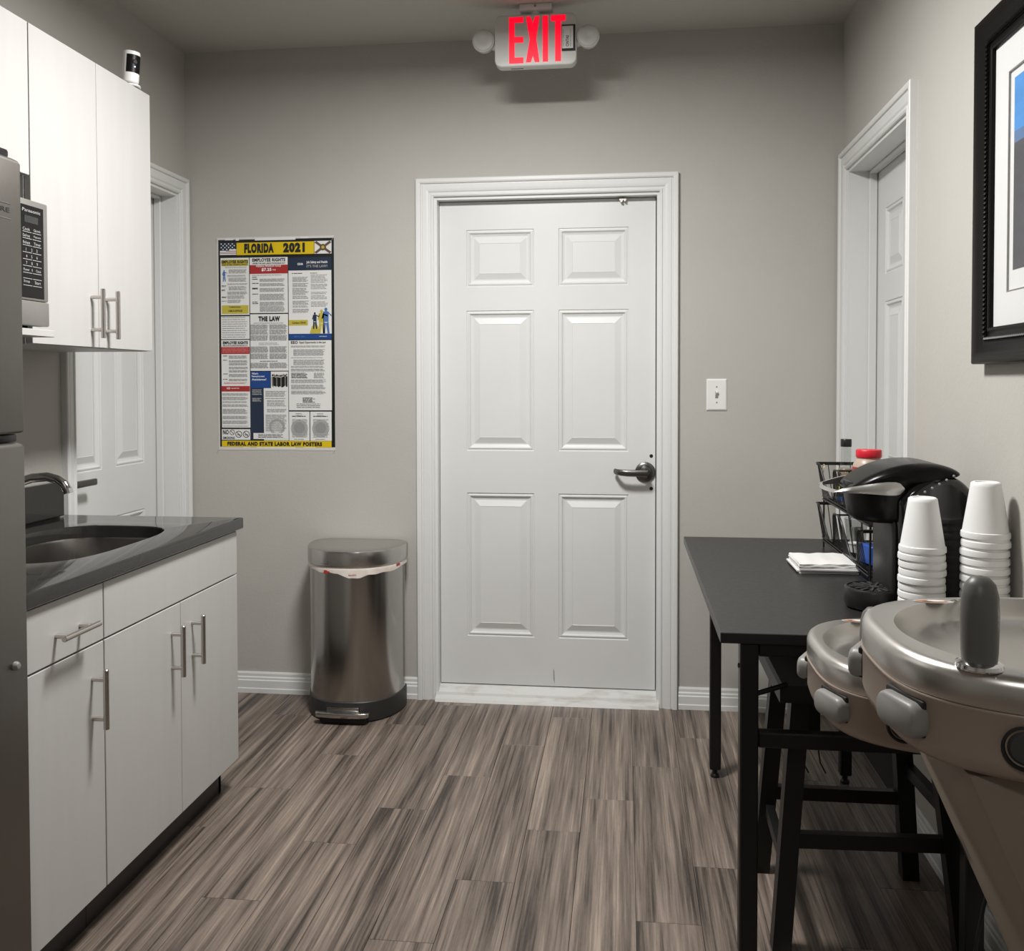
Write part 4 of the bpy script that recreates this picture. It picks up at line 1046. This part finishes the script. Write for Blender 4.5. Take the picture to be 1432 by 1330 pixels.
# creamer jar
jc = (1.474, -.955, TZ+.1635)
ja = thing('creamer_jar', 'plastic jar of tan powder with a red lid in the upper wire basket', 'jar', jc)
B().lathe([(.0005, 0), (.042, 0), (.045, .004), (.045, .135), (.043, .148), (.036, .160), (.033, .163), (.033, .170), (.0005, .170)], jc, n=32).build('body', mottle(mat('creamer_jar', s2l((170, 150, 134)), .35), s2l((150, 128, 112)), s2l((182, 164, 148)), 14), ja)
B().lathe([(.0005, .167), (.0345, .167), (.036, .170), (.036, .187), (.034, .190), (.0005, .191)], jc, n=32).build('lid', mat('red_lid', s2l((205, 32, 50)), .4), ja)
wrap(ja, 'label', mat('label_red', s2l((165, 45, 50)), .45), jc, .0453, -205, -128, .060, .140)
a_ = radians(-160); tt = Vector((-sin(a_), cos(a_), 0))
text('A', ja, WINK, Vector((jc[0]+.0462*cos(a_), jc[1]+.0462*sin(a_), jc[2]+.098))-tt*.010, tt, (0, 0, 1), width=.020, height=.026, bold=.05)
# lower baskets: cup of packets, blue boxes, pods
lz = TZ+.0255
cu_ = thing('plastic_cup', 'clear plastic cup of white packets in the lower wire basket', 'cup', (1.50, -.70, lz))
B().lathe([(.0005, 0), (.026, 0), (.036, .088), (.0375, .090), (.0345, .089), (.0245, .003), (.0005, .003)], (1.50, -.70, lz), n=28).build('cup_wall', CLEAR, cu_)
for i in range(6):
    rn = random.Random(i); x, y = 1.50+rn.uniform(-.014, .014), -.70+rn.uniform(-.012, .012)
    M_ = Matrix.Translation((x, y, lz+.032)) @ Matrix.Rotation(rn.uniform(0, 3), 4, 'Z') @ Matrix.Rotation(rn.uniform(-.15, .15), 4, 'X')
    o = B().box(-.010, .010, -.0018, .0018, -.026, .030, .0012, 1, M=M_).build('sugar_packet', PAPER, smooth=False)
    tag(o, 'white paper sugar packet standing in the clear plastic cup in the wire basket', 'packet', 'white packets in the plastic cup')
for i, (x, y, a, lb_) in enumerate(((1.500, -.985, .25, 'blue box lying farther back in the lower wire basket'), (1.512, -1.085, -.1, 'blue box nearest the coffee maker column in the lower wire basket'))):
    M_ = Matrix.Translation((x, y, lz)) @ Matrix.Rotation(a, 4, 'Z')
    o = B().box(-.045, .045, -.036, .036, 0, .055-.006*i, .003, 1, M=M_).build('snack_box', mat('box_blue', s2l((34, 78, 160)), .45), smooth=False)
    tag(o, lb_, 'box')
for i, (x, y) in enumerate(((1.475, -.80), (1.53, -.815), (1.485, -.905), (1.545, -.910))):
    o = B().lathe([(.0005, 0), (.016, 0), (.021, .026), (.0235, .0265), (.0235, .029), (.0005, .0295)], (x, y, lz), n=20).build('creamer_pod', PAPER)
    tag(o, 'small white creamer pod on the floor of the lower wire basket', 'pod', 'creamer pods in the lower basket')

# ------------------------------------------------------------------ two-level drinking fountain
DKBTN = mat('dark_button', (.045, .044, .042), .45)
def fountain(cy, zt, label, low):
    root = thing('drinking_fountain', label, 'drinking fountain', (1.60, cy, zt-.7))
    U, hh = (XR-1.116 if low else XR-1.104), .236
    XWl = XR-.0015
    poly = [(0, -hh)]; n_ = 3.1; u0 = .13
    for i in range(61):
        a = -pi/2+pi*i/60; c, q = cos(a), sin(a)
        poly.append((u0+(U-u0)*max(c, 0)**(2/n_), hh*(abs(q)**(2/n_))*(1 if q > 0 else -1)))
    poly.append((0, hh))
    cu0, cv0 = .25, 0
    def rad(a):
        dx, dy = cos(a), sin(a); best = 1e9
        for (x1, y1), (x2, y2) in zip(poly, poly[1:]+poly[:1]):
            ex_, ey_ = x2-x1, y2-y1; den = dx*ey_-dy*ex_
            if abs(den) < 1e-12: continue
            t = ((x1-cu0)*ey_-(y1-cv0)*ex_)/den; s = ((x1-cu0)*dy-(y1-cv0)*dx)/den
            if t > 0 and -1e-6 <= s <= 1+1e-6: best = min(best, t)
        return best
    N = 120; A = sorted([2*pi*i/N+.001 for i in range(N)]+[atan2(y-cv0, x-cu0) % (2*pi) for x, y in ((0, -hh), (0, hh))])
    RD = [rad(a) for a in A]
    def W3(u, v, z): return Vector((XWl-u, cy-v*-1, zt+z))
    def ring(ins, z):
        r_ = []
        for a, r in zip(A, RD):
            u, v = cu0+(r-ins)*cos(a), cv0+(r-ins)*sin(a)
            if cu0+r*cos(a) < .002: u = 0
            r_.append(W3(u, v, z))
        return r_
    def ell(ru, rv, z): return [W3(cu0+.0+ru*cos(a)*1.0, cv0+rv*sin(a), z) for a in A]
    B().loft([ring(.001, -.042), ring(0, -.040), ring(0, -.014), ring(.003, -.006), ring(.009, -.0012), ring(.016, 0), ell(.217, .212, 0), ell(.2155, .2105, -.0025), ell(.211, .206, -.011), ell(.203, .198, -.023), ell(.190, .185, -.031), ell(.165, .16, -.0345), ell(.13, .13, -.0355), ell(.03, .03, -.037), ], True, True).build('basin', FSTEEL, root, angle=50)
    B().loft([ring(.003, -.0425), ring(-.0006, -.0428), ring(-.0014, -.0440), ring(-.0010, -.0462), ring(.0015, -.050), ring(.0015, -.100), ring(.006, -.114), ring(.016, -.124), ring(.034, -.128)]).build('shell', TANSH, root, angle=50)
    pr = [(0, -.1285), (.235, -.1285), (.20, -.30), (.12, -.50), (0, -.50)] if low else [(0, -.1285), (.435, -.1285), (.26, -.525), (.20, -.66), (0, -.66)]
    hs = B().prism([W3(u, -.165, z) for u, z in pr], W3(0, .165, 0)-W3(0, -.165, 0), .010).build('chiller_housing', TANHO, root, angle=30)
    if not low:
        sl = B()
        c0_ = Vector((.335, .128, -.355)); dd = Vector((-.404, 0, -.915)); sd = Vector((0, 1, 0))
        sl.face([W3(*(c0_+dd*(.024*cos(t))+sd*(.007*sin(t))+Vector((.0022, 0, -.001)))) for t in [2*pi*i/20 for i in range(20)]])
        sl.build('vent_slot', DARK, hs, smooth=False)
    # drain strainer
    B().lathe([(.024, 0), (.022, .003), (.0005, .004)], tuple(W3(.25, 0, -.0368)), n=24, cap0=False).build('drain', CHROME, root)
    # bubbler
    sp = W3(.423, -.168, 0)
    B().lathe([(.0005, 0), (.026, 0), (.027, .002), (.026, .006), (.021, .009), (.0005, .009)], tuple(sp), n=28).build('bubbler_base', CHROME, root)
    B().lathe([(.0005, .009), (.0195, .009), (.0205, .020), (.0215, .060), (.0205, .085), (.017, .099), (.010, .107), (.0005, .109)], tuple(sp), n=28).build('bubbler', mat('bubbler_rubber', (.11, .107, .10), .42), root)
    # push bars on the two front corners, round buttons on the flanks
    def bar(v0, name, L_, hb_):
        a = min(range(len(A)), key=lambda i: abs(cv0+RD[i]*sin(A[i])-v0)+(0 if cos(A[i]) > 0 else 9))
        p = Vector((cu0+RD[a]*cos(A[a]), cv0+RD[a]*sin(A[a]))); q1 = Vector((cu0+RD[a-3]*cos(A[a-3]), cv0+RD[a-3]*sin(A[a-3]))); q2 = Vector((cu0+RD[(a+3) % len(A)]*cos(A[(a+3) % len(A)]), cv0+RD[(a+3) % len(A)]*sin(A[(a+3) % len(A)])))
        t = (q2-q1).normalized(); nrm = Vector((t.y, -t.x)); nrm = nrm if nrm.dot(p-Vector((cu0, cv0))) > 0 else -nrm
        X_ = (W3(t.x, t.y, 0)-W3(0, 0, 0)).normalized(); Y_ = (W3(nrm.x, nrm.y, 0)-W3(0, 0, 0)).normalized()
        M_ = Matrix((X_, Y_, Vector((0, 0, 1)))).transposed().to_4x4(); M_.translation = W3(p.x, p.y, -.078)
        B().box(-L_/2+.004, L_/2-.001, -.012, .0008, -hb_+.002, hb_+.004, .004, 2, M=M_).build('bar_recess', DARK, root)
        rings_ = []
        for yy, k_ in ((-.006, 1), (.006, 1), (.011, .94), (.0145, .80)):
            rings_.append([M_ @ Vector((x*(1-(1-k_)*.5), yy, z*k_)) for x, z in rrect(L_/2, hb_, hb_*.75, 5)])
        B().loft(rings_).build('push_bar', PLASG, root, angle=50)
    bar(-.112, 'push_bar', .082, .022); bar(.130, 'push_bar', .082, .022)
    for sgn in (-1, 1):
        a = min(range(len(A)), key=lambda i: abs(cu0+RD[i]*cos(A[i])-.385)+(0 if sin(A[i])*sgn > 0 else 9))
        pt = lambda i: Vector((cu0+RD[i % len(A)]*cos(A[i % len(A)]), cv0+RD[i % len(A)]*sin(A[i % len(A)])))
        t = (pt(a+2)-pt(a-2)).normalized(); nrm = Vector((t.y, -t.x)); nrm = nrm if nrm.dot(pt(a)-Vector((cu0, cv0))) > 0 else -nrm
        Zn = (W3(nrm.x, nrm.y, 0)-W3(0, 0, 0)).normalized()
        M_ = Matrix.Translation(W3(pt(a).x, pt(a).y, -.080)) @ Zn.to_track_quat('Z', 'Y').to_matrix().to_4x4()
        B().lathe([(.024, -.012), (.026, .0015), (.023, .002), (.021, -.004), (.0005, -.004)], M=M_, n=28, cap0=False).build('button_recess', DARK, root)
        B().lathe([(.0005, .003), (.016, .0025), (.0195, -.001), (.0195, -.004)], M=M_, n=28, cap1=False).build('side_button', DKBTN, root)
    # rim rivet
    if not low:
        M_ = Matrix.Translation(W3(.372, -hh+.0016, -.028)) @ Matrix.Rotation(pi/2, 4, 'X')
        B().lathe([(.0005, .004), (.004, .0035), (.006, 0)], M=M_, n=14, cap1=False).build('rivet', FSTEEL, root)
    # decals at the back left of the deck
    def decal(name, m, u, v, ru, rv, z, n=24):
        B().face([W3(u+ru*cos(2*pi*i/n), v+rv*sin(2*pi*i/n), z) for i in range(n)]).build(name, m, root, smooth=False)
    decal('decal', PALEINK, .368, .178, .030, .012, .0004); decal('decal', mat('decal_orange', s2l((176, 120, 92)), .4), .371, .177, .024, .009, .0007); decal('decal', WINK, .364, .180, .013, .004, .0009); decal('decal', BROWN, .378, .175, .008, .003, .001)
    R_ = (W3(-1, 0, 0)-W3(0, 0, 0)).normalized(); U_2 = (W3(0, 1, 0)-W3(0, 0, 0)).normalized()
    text('UL', root, INK, W3(.334, .176, .0005), R_, U_2, width=.020, height=.018, bold=.03); text('NSF', root, INK, W3(.310, .176, .0005), R_, U_2, width=.026, height=.016, bold=.03)
    return root
fountain(-2.497, .970, 'higher, nearer tan drinking fountain with steel basin at the right edge', False)
fountain(-2.018, .820, 'lower tan drinking fountain with steel basin beside the table end', True)
